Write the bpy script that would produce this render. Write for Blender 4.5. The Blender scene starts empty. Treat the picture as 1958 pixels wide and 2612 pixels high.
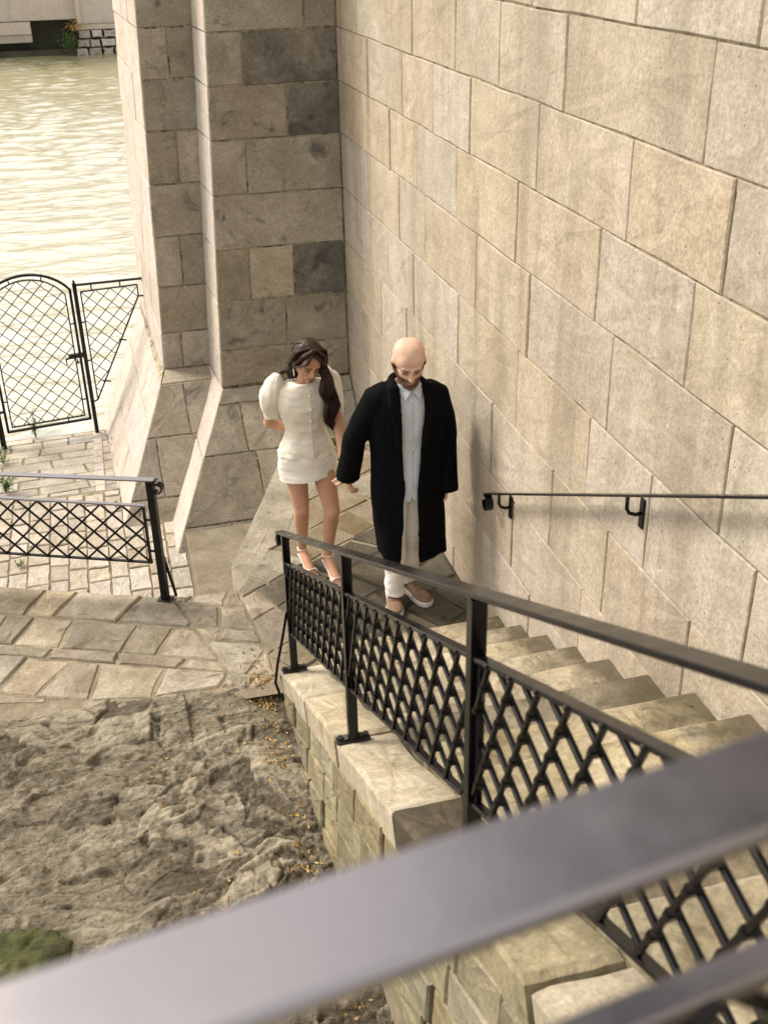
import bpy, bmesh, math, random
import numpy as np
from mathutils import Vector, Matrix, noise as mnoise

R_ = math.radians
scene = bpy.context.scene
COL = scene.collection
rng = random.Random(7)

# ------------------------------------------------------------------ camera
EYE = Vector((0.0, 0.0, 3.8))
cam_d = bpy.data.cameras.new("camera"); cam = bpy.data.objects.new("camera", cam_d); COL.objects.link(cam)
M3 = Matrix(((0.96683087, 0.13874132, -0.21445026), (-0.25464926, 0.45852935, -0.85141329), (-0.01979447, 0.87778225, 0.4786507)))
cam.matrix_world = Matrix.Translation(EYE) @ M3.to_4x4()
cam_d.sensor_fit = 'HORIZONTAL'; cam_d.sensor_width = 24.0; cam_d.lens = 34.38
cam_d.clip_start = 0.02; cam_d.clip_end = 2000
cam_d.dof.use_dof = True; cam_d.dof.focus_distance = 6.3; cam_d.dof.aperture_fstop = 4.8
scene.camera = cam
# ------------------------------------------------------------------ world, sun, exposure
SUN_EL, SUN_AZ = R_(46), R_(-50)         # direction the light comes from: azimuth measured from +Y towards +X
w = bpy.data.worlds.new("World"); scene.world = w; w.use_nodes = True
nt = w.node_tree; nt.nodes.clear()
sky = nt.nodes.new('ShaderNodeTexSky'); sky.sky_type = 'NISHITA'; sky.sun_disc = False
sky.sun_elevation = SUN_EL; sky.sun_rotation = SUN_AZ; sky.air_density = 1.0; sky.dust_density = 3.5; sky.ozone_density = 1.0
hs = nt.nodes.new('ShaderNodeHueSaturation'); hs.inputs['Saturation'].default_value = 0.36
mixc = nt.nodes.new('ShaderNodeMix'); mixc.data_type = 'RGBA'; mixc.blend_type = 'MULTIPLY'; mixc.inputs[0].default_value = 1.0
mixc.inputs[7].default_value = (1.0, 0.93, 0.84, 1)
bg = nt.nodes.new('ShaderNodeBackground'); bg.inputs[1].default_value = 0.15
wo = nt.nodes.new('ShaderNodeOutputWorld')
nt.links.new(sky.outputs[0], hs.inputs['Color']); nt.links.new(hs.outputs[0], mixc.inputs[6])
veil = nt.nodes.new('ShaderNodeMix'); veil.data_type = 'RGBA'; veil.inputs[0].default_value = 0.38; veil.inputs[7].default_value = (9.7, 9.2, 8.6, 1)   # thin bright overcast over the clear sky
nt.links.new(mixc.outputs[2], veil.inputs[6]); nt.links.new(veil.outputs[2], bg.inputs[0]); nt.links.new(bg.outputs[0], wo.inputs[0])
sun_d = bpy.data.lights.new("sun", 'SUN'); sun_d.energy = 2.5; sun_d.angle = R_(18); sun_d.color = (1.0, 0.91, 0.78)
sun = bpy.data.objects.new("sun", sun_d); COL.objects.link(sun)
sd = Vector((math.sin(SUN_AZ) * math.cos(SUN_EL), math.cos(SUN_AZ) * math.cos(SUN_EL), math.sin(SUN_EL)))
sun.rotation_euler = sd.to_track_quat('Z', 'Y').to_euler()
scene.view_settings.view_transform = 'Standard'; scene.view_settings.look = 'None'
scene.view_settings.gamma = 1.0; scene.view_settings.use_curve_mapping = False
scene.view_settings.exposure = 0.62

# ------------------------------------------------------------------ helpers
def tag(o, label=None, cat=None, group=None, kind=None):
    if label: o['label'] = label
    if cat: o['category'] = cat
    if group: o['group'] = group
    if kind: o['kind'] = kind
    return o
def empty(name, loc=(0, 0, 0), rz=0.0):
    o = bpy.data.objects.new(name, None); COL.objects.link(o); o.location = loc; o.rotation_euler = (0, 0, rz)
    o.empty_display_size = 0.1
    return o
def wloc(p):
    v = Vector((0, 0, 0))
    while p is not None:
        v += Vector(p.location); p = p.parent
    return v
def mk(name, verts, faces, mat, parent=None, smooth=False, mats=None, midx=None, loc=None):
    """verts are world coordinates; the object's origin goes to its parent's place (or loc)"""
    off = wloc(parent) if parent else Vector(loc or (0, 0, 0))
    me = bpy.data.meshes.new(name)
    me.from_pydata([tuple(Vector(v) - off) for v in verts], [], faces)
    for m in (mats or [mat]): me.materials.append(m)
    if midx is not None: me.polygons.foreach_set('material_index', midx)
    if smooth: me.polygons.foreach_set('use_smooth', [True] * len(me.polygons))
    me.update()
    o = bpy.data.objects.new(name, me); COL.objects.link(o)
    if parent: o.parent = parent
    elif loc: o.location = loc
    return o
class MB:
    def __init__(s): s.v = []; s.f = []
    def add(s, v, f):
        n = len(s.v); s.v += [tuple(x) for x in v]; s.f += [tuple(i + n for i in q) for q in f]
    def build(s, name, mat, parent=None, smooth=False, loc=None):
        return mk(name, s.v, s.f, mat, parent, smooth, loc=loc)
    def bar(s, a, b, wu, wv, up=(0, 0, 1), bev=0.0):
        """box-section bar from a to b; wu = full width across, wv = full height along up"""
        a = Vector(a); b = Vector(b); d = (b - a).normalized(); up = Vector(up)
        u = d.cross(up)
        if u.length < 1e-4: u = d.cross(Vector((0, 1, 0)))
        u.normalize(); vv = u.cross(d).normalized()
        hu, hv = wu / 2, wv / 2
        if bev > 0:
            prof = [(-hu + bev, -hv), (hu - bev, -hv), (hu, -hv + bev), (hu, hv - bev), (hu - bev, hv), (-hu + bev, hv), (-hu, hv - bev), (-hu, -hv + bev)]
        else:
            prof = [(-hu, -hv), (hu, -hv), (hu, hv), (-hu, hv)]
        n = len(prof); V = []
        for p in (a, b):
            for x, y in prof: V.append(p + u * x + vv * y)
        F = [tuple(reversed(range(n))), tuple(range(n, 2 * n))]
        for i in range(n):
            j = (i + 1) % n; F.append((i, j, n + j, n + i))
        s.add(V, F); return s
    def tube(s, pts, r, n=8, caps=True, flat=None):
        pts = [Vector(p) for p in pts]; rr = r if isinstance(r, (list, tuple)) else [r] * len(pts)
        ref = Vector(flat) if flat else None; V = []
        for i, p in enumerate(pts):
            d = (pts[min(i + 1, len(pts) - 1)] - pts[max(i - 1, 0)]).normalized()
            base = ref if ref is not None else (Vector((0, 0, 1)) if abs(d.z) < .9 else Vector((0, 1, 0)))
            if ref is None and i > 0: base = pu
            u = base - d * base.dot(d)
            if u.length < 1e-5: u = d.orthogonal()
            u.normalize(); vv = d.cross(u); pu = u
            q = rr[i]; ru, rv = (q if isinstance(q, (list, tuple)) else (q, q))
            for k in range(n):
                a = 2 * math.pi * k / n; V.append(p + u * (math.cos(a) * ru) + vv * (math.sin(a) * rv))
        F = []
        for i in range(len(pts) - 1):
            for k in range(n):
                j = (k + 1) % n; F.append((i * n + k, i * n + j, (i + 1) * n + j, (i + 1) * n + k))
        if caps:
            F.append(tuple(reversed(range(n)))); F.append(tuple(range((len(pts) - 1) * n, len(pts) * n)))
        s.add(V, F); return s
    def ell(s, c, r, n=16, m=10, rot=None):
        c = Vector(c); V = [c + (rot @ Vector((0, 0, r[2])) if rot else Vector((0, 0, r[2])))]; F = []
        for i in range(1, m):
            t = math.pi * i / m
            for k in range(n):
                a = 2 * math.pi * k / n
                q = Vector((r[0] * math.sin(t) * math.cos(a), r[1] * math.sin(t) * math.sin(a), r[2] * math.cos(t)))
                V.append(c + (rot @ q if rot else q))
        q = Vector((0, 0, -r[2])); V.append(c + (rot @ q if rot else q)); L = len(V) - 1
        for k in range(n): F.append((0, 1 + k, 1 + (k + 1) % n))
        for i in range(m - 2):
            for k in range(n):
                a = 1 + i * n + k; b = 1 + i * n + (k + 1) % n; F.append((a, a + n, b + n, b))
        for k in range(n): F.append((L, 1 + (m - 2) * n + (k + 1) % n, 1 + (m - 2) * n + k))
        s.add(V, F); return s
    def capsule(s, a, b, ra, rb, n=14):
        """tapered round-ended limb"""
        a = Vector(a); b = Vector(b); d = (b - a); L = d.length; d.normalize()
        pts, rad = [], []
        for i in range(5):
            t = math.pi / 2 * (1 - i / 4); pts.append(a - d * (ra * math.sin(t))); rad.append(max(ra * math.cos(t), ra * .06))
        for i in range(5):
            t = math.pi / 2 * i / 4; pts.append(b + d * (rb * math.sin(t))); rad.append(max(rb * math.cos(t), rb * .06))
        return s.tube(pts, rad, n)
def evaluated(o):
    dg = bpy.context.evaluated_depsgraph_get(); dg.update()
    me = bpy.data.meshes.new_from_object(o.evaluated_get(dg)); old = o.data
    o.modifiers.clear(); o.data = me; bpy.data.meshes.remove(old); return o
def remesh(o, vox, smooth=3, fac=0.5, disp=None):
    m = o.modifiers.new('r', 'REMESH'); m.mode = 'VOXEL'; m.voxel_size = vox; m.use_smooth_shade = True
    if smooth:
        s = o.modifiers.new('s', 'SMOOTH'); s.iterations = smooth; s.factor = fac
    mats = list(o.data.materials)
    evaluated(o)
    if not o.data.materials:
        for x in mats: o.data.materials.append(x)
    o.data.polygons.foreach_set('use_smooth', [True] * len(o.data.polygons))
    return o
def wrinkle(o, amp, sc, dirv=(1, 1, 1), seed=0.0):
    me = o.data; nn = [v.normal.copy() for v in me.vertices]
    for v, n_ in zip(me.vertices, nn):
        q = v.co; k = mnoise.noise(Vector((q.x * sc * dirv[0] + seed, q.y * sc * dirv[1], q.z * sc * dirv[2])))
        k2 = mnoise.noise(Vector((q.x * sc * 2.3 * dirv[0] - seed, q.y * sc * 2.3 * dirv[1], q.z * sc * 2.3 * dirv[2] + 5)))
        v.co = q + n_ * amp * (k + .5 * k2)
    me.update(); return o
def fbm(x, y, z=0.0, oc=4, lac=2.0, g=0.5):
    v = 0.0; a = 1.0; s = 0.0
    for i in range(oc):
        v += a * mnoise.noise(Vector((x, y, z + 7.3 * i))); s += a; a *= g; x *= lac; y *= lac; z *= lac
    return v / s

# ------------------------------------------------------------------ materials
def new_mat(name):
    m = bpy.data.materials.new(name); m.use_nodes = True; n = m.node_tree; b = n.nodes['Principled BSDF']; return m, n, b
def N(nt, t, **kw):
    n = nt.nodes.new(t)
    for k, v in kw.items(): setattr(n, k, v)
    return n
def noise_node(nt, vec, scale, detail=4, rough=0.55, dist=0.0):
    n = N(nt, 'ShaderNodeTexNoise'); n.inputs['Scale'].default_value = scale; n.inputs['Detail'].default_value = detail
    n.inputs['Roughness'].default_value = rough; n.inputs['Distortion'].default_value = dist
    if vec: nt.links.new(vec, n.inputs['Vector'])
    return n
def ramp(nt, fac, stops):
    r = N(nt, 'ShaderNodeValToRGB'); e = r.color_ramp.elements
    e[0].position, e[0].color = stops[0][0], (*stops[0][1], 1); e[1].position, e[1].color = stops[-1][0], (*stops[-1][1], 1)
    for p, c in stops[1:-1]:
        q = e.new(p); q.color = (*c, 1)
    nt.links.new(fac, r.inputs[0]); return r
def mixn(nt, fac, a, b, mode='MIX'):
    m = N(nt, 'ShaderNodeMix', data_type='RGBA', blend_type=mode)
    for s, v in ((0, fac), (6, a), (7, b)):
        if isinstance(v, (int, float)): m.inputs[s].default_value = v
        elif isinstance(v, tuple): m.inputs[s].default_value = (*v, 1)
        else: nt.links.new(v, m.inputs[s])
    return m.outputs[2]
def mapr(nt, v, a, b, c, d):
    m = N(nt, 'ShaderNodeMapRange'); nt.links.new(v, m.inputs[0])
    for i, q in enumerate((a, b, c, d)): m.inputs[i + 1].default_value = q
    return m.outputs[0]
def math_n(nt, op, a, b=None):
    m = N(nt, 'ShaderNodeMath', operation=op)
    for i, v in enumerate((a, b)):
        if v is None: continue
        if isinstance(v, (int, float)): m.inputs[i].default_value = v
        else: nt.links.new(v, m.inputs[i])
    return m.outputs[0]
def world_vec(nt, off=True, stretch=(1, 1, 1)):
    """object coordinates shifted per object so that no two stones carry the same pattern"""
    g = N(nt, 'ShaderNodeTexCoord'); v = g.outputs['Object']
    if off:
        oi = N(nt, 'ShaderNodeObjectInfo'); c = N(nt, 'ShaderNodeCombineXYZ')
        a = math_n(nt, 'MULTIPLY', oi.outputs['Random'], 37.0)
        for i in range(3): nt.links.new(a, c.inputs[i])
        ad = N(nt, 'ShaderNodeVectorMath', operation='ADD'); nt.links.new(v, ad.inputs[0]); nt.links.new(c.outputs[0], ad.inputs[1]); v = ad.outputs[0]
    mp = N(nt, 'ShaderNodeMapping'); mp.inputs['Scale'].default_value = stretch; nt.links.new(v, mp.inputs['Vector'])
    return mp.outputs['Vector']
def stone(name, c1, c2, c3, stain=(0.10, 0.085, 0.06), stain_amt=0.35, var=0.22, rough=0.85, bump=0.5, pits=0.6, fine=55, off=True, moss=None, big=2.2, stain_lo=.58, spec=.3, satv=.22, wallstain=False, blotch=.5, streak=False):
    m, nt, b = new_mat(name)
    v = world_vec(nt, off)
    n1 = noise_node(nt, v, big, 5, .6, .3); n2 = noise_node(nt, v, 9, 6, .65); n3 = noise_node(nt, v, fine, 5, .7); n4 = noise_node(nt, v, big * 1.7 + 1.3, 7, .62, .8)
    c = ramp(nt, n1.outputs[0], [(.3, c1), (.52, c2), (.72, c3)]).outputs[0]
    c = mixn(nt, mapr(nt, n2.outputs[0], .35, .7, 0, .35), c, tuple(x * .72 for x in c1))
    g = mapr(nt, n3.outputs[0], .25, .75, .66, 1.30); cg = N(nt, 'ShaderNodeCombineColor')
    for i in range(3): nt.links.new(g, cg.inputs[i])
    c = mixn(nt, 1.0, c, cg.outputs[0], 'MULTIPLY')
    c = mixn(nt, mapr(nt, n4.outputs[0], stain_lo, stain_lo + .14, 0, stain_amt), c, stain)
    n6 = noise_node(nt, v, 5.2, 7, .72, .2); c = mixn(nt, mapr(nt, n6.outputs[0], .46, .30, 0, blotch), c, tuple(x * .62 for x in c2)); c = mixn(nt, mapr(nt, n6.outputs[0], .56, .72, 0, blotch), c, tuple(min(.8, x * 1.22) for x in c3))
    if moss:
        n5 = noise_node(nt, v, 3.1, 6, .7, .5); c = mixn(nt, mapr(nt, n5.outputs[0], moss[1], moss[1] + .12, 0, moss[2]), c, moss[0])
    if off:
        oi = N(nt, 'ShaderNodeObjectInfo'); hv = N(nt, 'ShaderNodeHueSaturation')
        nt.links.new(mapr(nt, oi.outputs['Random'], 0, 1, 1 - var, 1 + var), hv.inputs['Value'])
        fr = math_n(nt, 'FRACT', math_n(nt, 'MULTIPLY', oi.outputs['Random'], 91.7)); nt.links.new(mapr(nt, fr, 0, 1, 1 - satv, 1 + satv), hv.inputs['Saturation'])
        fr2 = math_n(nt, 'FRACT', math_n(nt, 'MULTIPLY', oi.outputs['Random'], 13.3)); nt.links.new(mapr(nt, fr2, 0, 1, .5 - satv * .03, .5 + satv * .03), hv.inputs['Hue'])
        nt.links.new(c, hv.inputs['Color']); c = hv.outputs[0]
    if streak:   # water has run down the face: long upright stains that ignore the joints
        gt = N(nt, 'ShaderNodeTexCoord'); ms = N(nt, 'ShaderNodeMapping'); ms.inputs['Scale'].default_value = (1, 2.6, .28); nt.links.new(gt.outputs['Object'], ms.inputs['Vector'])
        ns_ = noise_node(nt, ms.outputs[0], 1.6, 6, .6, .3); c = mixn(nt, mapr(nt, ns_.outputs[0], .50, .64, 0, .42), c, (.20, .17, .13)); c = mixn(nt, mapr(nt, ns_.outputs[0], .44, .30, 0, .30), c, (.52, .46, .38))
    if wallstain:
        tc = N(nt, 'ShaderNodeTexCoord'); sx = N(nt, 'ShaderNodeSeparateXYZ'); nt.links.new(tc.outputs['Object'], sx.inputs[0])
        ed_ = math_n(nt, 'ADD', sx.outputs[0], math_n(nt, 'MULTIPLY', n1.outputs[0], .7)); ed_ = math_n(nt, 'ADD', ed_, math_n(nt, 'MULTIPLY', n2.outputs[0], .25))
        c = mixn(nt, mapr(nt, ed_, .84, 1.06, 0, .9), c, (.075, .06, .035))
    pit = N(nt, 'ShaderNodeTexVoronoi'); pit.inputs['Scale'].default_value = 26; nt.links.new(v, pit.inputs['Vector'])
    pm = noise_node(nt, v, 3.7, 3)
    pit_m = math_n(nt, 'MULTIPLY', mapr(nt, pit.outputs['Distance'], .05, .12, 1, 0), mapr(nt, pm.outputs[0], .5, .62, 0, 1))
    c = mixn(nt, math_n(nt, 'MULTIPLY', pit_m, pits), c, (.07, .055, .04))
    nt.links.new(c, b.inputs['Base Color']); b.inputs['Roughness'].default_value = rough; b.inputs['Specular IOR Level'].default_value = spec
    h = math_n(nt, 'ADD', math_n(nt, 'MULTIPLY', n2.outputs[0], .8), math_n(nt, 'MULTIPLY', n3.outputs[0], .35))
    h = math_n(nt, 'SUBTRACT', h, math_n(nt, 'MULTIPLY', pit_m, .5))
    bp = N(nt, 'ShaderNodeBump'); bp.inputs['Strength'].default_value = bump; bp.inputs['Distance'].default_value = .012
    nt.links.new(h, bp.inputs['Height']); nt.links.new(bp.outputs[0], b.inputs['Normal'])
    return m
M_wall = stone('wall_stone', (.36, .305, .228), (.425, .368, .288), (.465, .412, .34), stain=(.25, .21, .16), stain_amt=.7, var=.07, bump=1.0, pits=.95, satv=.2, blotch=.36, streak=True)
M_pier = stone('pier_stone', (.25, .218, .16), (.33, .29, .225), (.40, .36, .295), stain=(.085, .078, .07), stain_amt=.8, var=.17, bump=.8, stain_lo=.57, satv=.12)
M_pier_dark = stone('pier_dark_stone', (.08, .075, .065), (.17, .155, .13), (.30, .27, .215), stain=(.05, .045, .04), stain_amt=.85, var=.12, bump=.8, stain_lo=.52, satv=.1)
M_pier_side = stone('pier_side_stone', (.44, .38, .325), (.49, .43, .375), (.53, .475, .42), stain=(.27, .23, .19), stain_amt=.5, var=.05, bump=.6, pits=.3)  # paler than the pier front: light from the left is put into the colour
M_mortar = stone('mortar', (.22, .18, .12), (.44, .38, .27), (.12, .10, .07), stain=(.05, .04, .03), stain_amt=.95, off=False, bump=.7, fine=90, big=5, stain_lo=.5)
M_step = stone('step_stone', (.28, .23, .145), (.42, .365, .255), (.55, .49, .375), stain=(.13, .10, .055), stain_amt=.8, var=.14, bump=1.0, pits=.7, big=4.2, stain_lo=.505, satv=.12, wallstain=True)
M_coping_shade = stone('shaded_coping_stone', (.035, .03, .022), (.065, .052, .036), (.12, .095, .065), stain=(.02, .018, .013), stain_amt=.7, var=.1, bump=.7, big=3)  # shade on the top of one coping slab, put into the stone colour
M_step_mid = stone('stained_step_stone', (.15, .125, .08), (.22, .185, .125), (.30, .26, .19), stain=(.08, .065, .04), stain_amt=.8, var=.08, bump=.9, big=3.4, stain_lo=.5, satv=.1, wallstain=True)
M_side2 = stone('coping_stone', (.30, .255, .165), (.41, .36, .26), (.51, .46, .36), stain=(.16, .13, .075), stain_amt=.75, var=.10, bump=.9, pits=.7, big=3.6, stain_lo=.56, satv=.12, off=True)
M_side = stone('stair_side_stone', (.15, .13, .075), (.24, .21, .135), (.34, .30, .21), stain=(.10, .085, .05), stain_amt=.8, var=.2, bump=.9, big=3.0)
M_pave = stone('paving_stone', (.20, .165, .115), (.315, .27, .20), (.43, .38, .305), stain=(.10, .082, .055), stain_amt=.8, var=.30, bump=.9, big=3.4, moss=((.16, .15, .07), .60, .6))
M_land_dark = stone('dark_landing_stone', (.05, .042, .028), (.085, .072, .048), (.14, .12, .085), stain=(.04, .035, .025), stain_amt=.7, var=.2, bump=.8, rough=.55, big=4)  # darker landing stones near the stair foot and wall
M_brown = stone('brown_step_stone', (.155, .125, .08), (.22, .185, .125), (.29, .25, .18), stain=(.10, .085, .06), stain_amt=.6, var=.12, bump=.8, big=3)
M_cobble = stone('cobble_stone', (.34, .295, .235), (.43, .385, .32), (.50, .455, .39), stain=(.20, .17, .12), stain_amt=.6, var=.14, bump=.8, big=3.5, moss=((.20, .22, .08), .66, .5))
M_slab = stone('quay_slab_stone', (.30, .26, .19), (.42, .38, .31), (.54, .50, .43), stain=(.22, .20, .14), stain_amt=.6, var=.2, bump=.7, rough=.26, big=2.6, moss=((.26, .22, .06), .56, .6), spec=.5)
M_dirt = stone('joint_dirt', (.17, .14, .085), (.26, .22, .155), (.35, .305, .23), stain=(.09, .09, .035), stain_amt=.8, off=False, bump=1.0, fine=80, big=6)
M_bank = stone('bank_stone', (.30, .27, .22), (.38, .34, .29), (.44, .40, .35), stain=(.12, .115, .07), stain_amt=.7, var=.2, bump=.5, big=.7)
M_bankwall = stone('bank_concrete', (.42, .36, .29), (.47, .41, .35), (.52, .46, .40), stain=(.32, .28, .23), stain_amt=.6, off=False, bump=.3, big=.35, pits=0)
M_bankdark = stone('bank_dark', (.035, .035, .02), (.05, .05, .03), (.08, .075, .045), off=False, bump=.4, big=.8)

def rock_material():
    m, nt, b = new_mat('bedrock'); v = world_vec(nt, False)
    v2 = world_vec(nt, False, (1.0, 2.6, 1.0))
    n1 = noise_node(nt, v, 1.5, 6, .62, .6); n2 = noise_node(nt, v2, 6, 8, .68, .5); n3 = noise_node(nt, v, 42, 6, .75); n4 = noise_node(nt, v, 3.3, 7, .65, 1.0)
    c = ramp(nt, n1.outputs[0], [(.3, (.125, .104, .068)), (.5, (.225, .195, .138)), (.7, (.33, .29, .212))]).outputs[0]
    c = mixn(nt, mapr(nt, n2.outputs[0], .5, .66, 0, .6), c, (.40, .355, .275))
    c = mixn(nt, mapr(nt, n2.outputs[0], .46, .34, 0, .6), c, (.12, .098, .068))
    c = mixn(nt, mapr(nt, n4.outputs[0], .60, .68, 0, .65), c, (.48, .41, .29))
    g = mapr(nt, n3.outputs[0], .3, .7, .52, 1.42); cg = N(nt, 'ShaderNodeCombineColor')
    for i in range(3): nt.links.new(g, cg.inputs[i])
    c = mixn(nt, 1.0, c, cg.outputs[0], 'MULTIPLY')
    n7 = noise_node(nt, v, 15, 6, .7); c = mixn(nt, mapr(nt, n7.outputs[0], .44, .36, 0, .8), c, (.05, .04, .028)); c = mixn(nt, mapr(nt, n7.outputs[0], .58, .68, 0, .5), c, (.46, .41, .31))
    at3 = N(nt, 'ShaderNodeAttribute', attribute_name='tone'); c = mixn(nt, mapr(nt, at3.outputs['Fac'], .45, .12, 0, .75), c, (.085, .068, .045)); c = mixn(nt, mapr(nt, at3.outputs['Fac'], .60, .90, 0, .8), c, (.50, .44, .33))
    # crevices hold dark soil: stored with the geometry
    at = N(nt, 'ShaderNodeAttribute', attribute_name='soil'); c = mixn(nt, at.outputs['Fac'], c, (.065, .05, .032))
    at2 = N(nt, 'ShaderNodeAttribute', attribute_name='moss'); c = mixn(nt, math_n(nt, 'MULTIPLY', at2.outputs['Fac'], mapr(nt, n4.outputs[0], .3, .5, .45, 1)), c, (.045, .055, .018))
    nt.links.new(c, b.inputs['Base Color']); b.inputs['Roughness'].default_value = .9; b.inputs['Specular IOR Level'].default_value = .25
    h = math_n(nt, 'ADD', n2.outputs[0], math_n(nt, 'MULTIPLY', n3.outputs[0], .4))
    bp = N(nt, 'ShaderNodeBump'); bp.inputs['Strength'].default_value = 1.0; bp.inputs['Distance'].default_value = .045
    nt.links.new(h, bp.inputs['Height']); nt.links.new(bp.outputs[0], b.inputs['Normal']); return m
M_rock = rock_material()
def iron(name, col=(.004, .004, .005), rough=.24, bump=.12):
    m, nt, b = new_mat(name); v = world_vec(nt, True); n = noise_node(nt, v, 60, 5, .6); n2 = noise_node(nt, v, 7, 5, .6)
    c = mixn(nt, mapr(nt, n2.outputs[0], .55, .75, 0, .5), col, tuple(x * 2 + .004 for x in col))
    nt.links.new(c, b.inputs['Base Color']); nt.links.new(mapr(nt, n2.outputs[0], .3, .7, rough - .06, rough + .12), b.inputs['Roughness'])
    b.inputs['Specular IOR Level'].default_value = .28
    bp = N(nt, 'ShaderNodeBump'); bp.inputs['Strength'].default_value = bump; bp.inputs['Distance'].default_value = .003
    nt.links.new(n.outputs[0], bp.inputs['Height']); nt.links.new(bp.outputs[0], b.inputs['Normal']); return m
M_iron = iron('black_painted_iron'); M_iron_s = iron('dusty_black_iron', (.02, .018, .018), .42)
M_rail_fg = iron('glossy_worn_rail_paint', (.026, .025, .031), .25, .05); _b = M_rail_fg.node_tree.nodes['Principled BSDF']; _b.inputs['IOR'].default_value = 2.35; _b.inputs['Specular Tint'].default_value = (1.0, .95, 1.0, 1); _b.inputs['Specular IOR Level'].default_value = .9
M_rust = iron('rusty_iron', (.22, .07, .03), .8)
def plain(name, col, rough=.6, spec=.4, bumps=None, sheen=0, sss=0, var=.12, vs=18):
    m, nt, b = new_mat(name); v = world_vec(nt, False); n = noise_node(nt, v, vs, 5, .6)
    c = mixn(nt, mapr(nt, n.outputs[0], .35, .68, 0, 1), tuple(x * (1 - var) for x in col), tuple(min(1, x * (1 + var)) for x in col))
    nt.links.new(c, b.inputs['Base Color']); b.inputs['Roughness'].default_value = rough; b.inputs['Specular IOR Level'].default_value = spec
    if sheen: b.inputs['Sheen Weight'].default_value = sheen
    if sss:
        b.inputs['Subsurface Weight'].default_value = sss; b.inputs['Subsurface Radius'].default_value = (.02, .008, .004); b.inputs['Subsurface Scale'].default_value = .4
    if bumps:
        nb = noise_node(nt, v, bumps[0], 4, .6, bumps[3] if len(bumps) > 3 else 0)
        bp = N(nt, 'ShaderNodeBump'); bp.inputs['Strength'].default_value = bumps[1]; bp.inputs['Distance'].default_value = bumps[2]
        nt.links.new(nb.outputs[0], bp.inputs['Height']); nt.links.new(bp.outputs[0], b.inputs['Normal'])
    return m, nt, b, c, v
def W(name, wob=0.0):
    return None

# ================================================================== SETTING
def tile_mesh(name, poly, nrm, mat, parent, thick=.08, bev=.007, amp=.004, seg=2, jit=.002, proud=0.0, crown=0.0):
    """one stone: polygon (ccw seen along -nrm), bevelled rim, slightly uneven face"""
    nrm = Vector(nrm).normalized(); P = [Vector(p) for p in poly]; n = len(P)
    c = sum(P, Vector()) / n; pts = []
    for i in range(n):
        a, b = P[i], P[(i + 1) % n]
        for k in range(seg):
            t = k / seg; q = a.lerp(b, t)
            if True: q = q + (c - q).normalized() * rng.uniform(0, jit * 2)
            pts.append(q)
    m = len(pts); V = []; F = []; h = proud
    for q in pts: V.append(q - nrm * thick)
    for q in pts: V.append(q + nrm * (h - bev))
    for q in pts:
        d = (c - q); L = d.length; V.append(q + d / L * min(bev * 1.2, L * .4) + nrm * (h + rng.uniform(-amp, amp) * .4))
    for q in pts:
        V.append(q.lerp(c, .5) + nrm * (h + crown + rng.uniform(-amp, amp)))
    V.append(c + nrm * (h + crown + rng.uniform(-amp, amp)))
    for i in range(m):
        j = (i + 1) % m
        F += [(i, j, m + j, m + i), (m + i, m + j, 2 * m + j, 2 * m + i), (2 * m + i, 2 * m + j, 3 * m + j, 3 * m + i), (3 * m + i, 3 * m + j, 4 * m)]
    return mk(name, V, F, mat, parent)
def bil(q, u, v):
    a, b, c, d = q
    return a.lerp(b, u).lerp(d.lerp(c, u), v)
def face_of_blocks(parent, quad, rows, nrm, mat, gap=.009, mat_fn=None, thick=.09, name='stone_block', amp=.003):
    """quad: bottom-left, bottom-right, top-right, top-left; rows: [(v0, v1, [u joints])]"""
    q = [Vector(p) for p in quad]
    L = (q[1] - q[0]).length; H = (q[3] - q[0]).length
    for v0, v1, js in rows:
        us = [0] + sorted(js) + [1]
        for u0, u1 in zip(us[:-1], us[1:]):
            gu = gap / 2 / L; gv = gap / 2 / H
            j1, j2 = rng.uniform(-.002, .002) / H, rng.uniform(-.002, .002) / H
            pts = [bil(q, u0 + gu, v0 + gv + j1), bil(q, u1 - gu, v0 + gv + j2), bil(q, u1 - gu, v1 - gv + j2), bil(q, u0 + gu, v1 - gv + j1)]
            mm = mat_fn((u0 + u1) / 2, (v0 + v1) / 2) if mat_fn else mat
            tile_mesh(name, pts, nrm, mm, parent, thick, rng.uniform(.003, .007), amp, proud=rng.uniform(-.003, .004), seg=4 if (u1 - u0) * L > .4 else 2, jit=.0022)
def backing(mb, quad, nrm, d=.011):
    nrm = Vector(nrm).normalized(); mb.add([Vector(p) - nrm * d for p in quad], [(0, 1, 2, 3)])

def batter_blocks(parent, quad, rows, nrm, mat, gap=.010, mat_fn=None):
    """like face_of_blocks, but the joints run straight up the slope: rows = [(v0, v1, [x of joints])]"""
    a, b, c, d = [Vector(p) for p in quad]
    for v0, v1, xs_ in rows:
        e = .5 * gap / (d - a).length
        l0, l1 = a.lerp(d, v0 + e), a.lerp(d, v1 - e); r0, r1 = b.lerp(c, v0 + e), b.lerp(c, v1 - e)
        def at(p, q, x): return p.lerp(q, (x - p.x) / (q.x - p.x))
        js = [None] + [x for x in sorted(xs_) if x > max(l0.x, l1.x) + .05] + [None]
        for i in range(len(js) - 1):
            g = gap / 2
            pl = (l0, l1) if js[i] is None else (at(l0, r0, js[i] + g + .01 * (i % 2)), at(l1, r1, js[i] + g))
            pr = (r0, r1) if js[i + 1] is None else (at(l0, r0, js[i + 1] - g + .01 * ((i + 1) % 2)), at(l1, r1, js[i + 1] - g))
            tile_mesh('stone_block', [pl[0], pr[0], pr[1], pl[1]], nrm, mat_fn(i, v0) if mat_fn else mat, parent, .09, .005, .003, proud=rng.uniform(-.003, .004), seg=4, jit=.0025)
WX = 1.948
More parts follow.
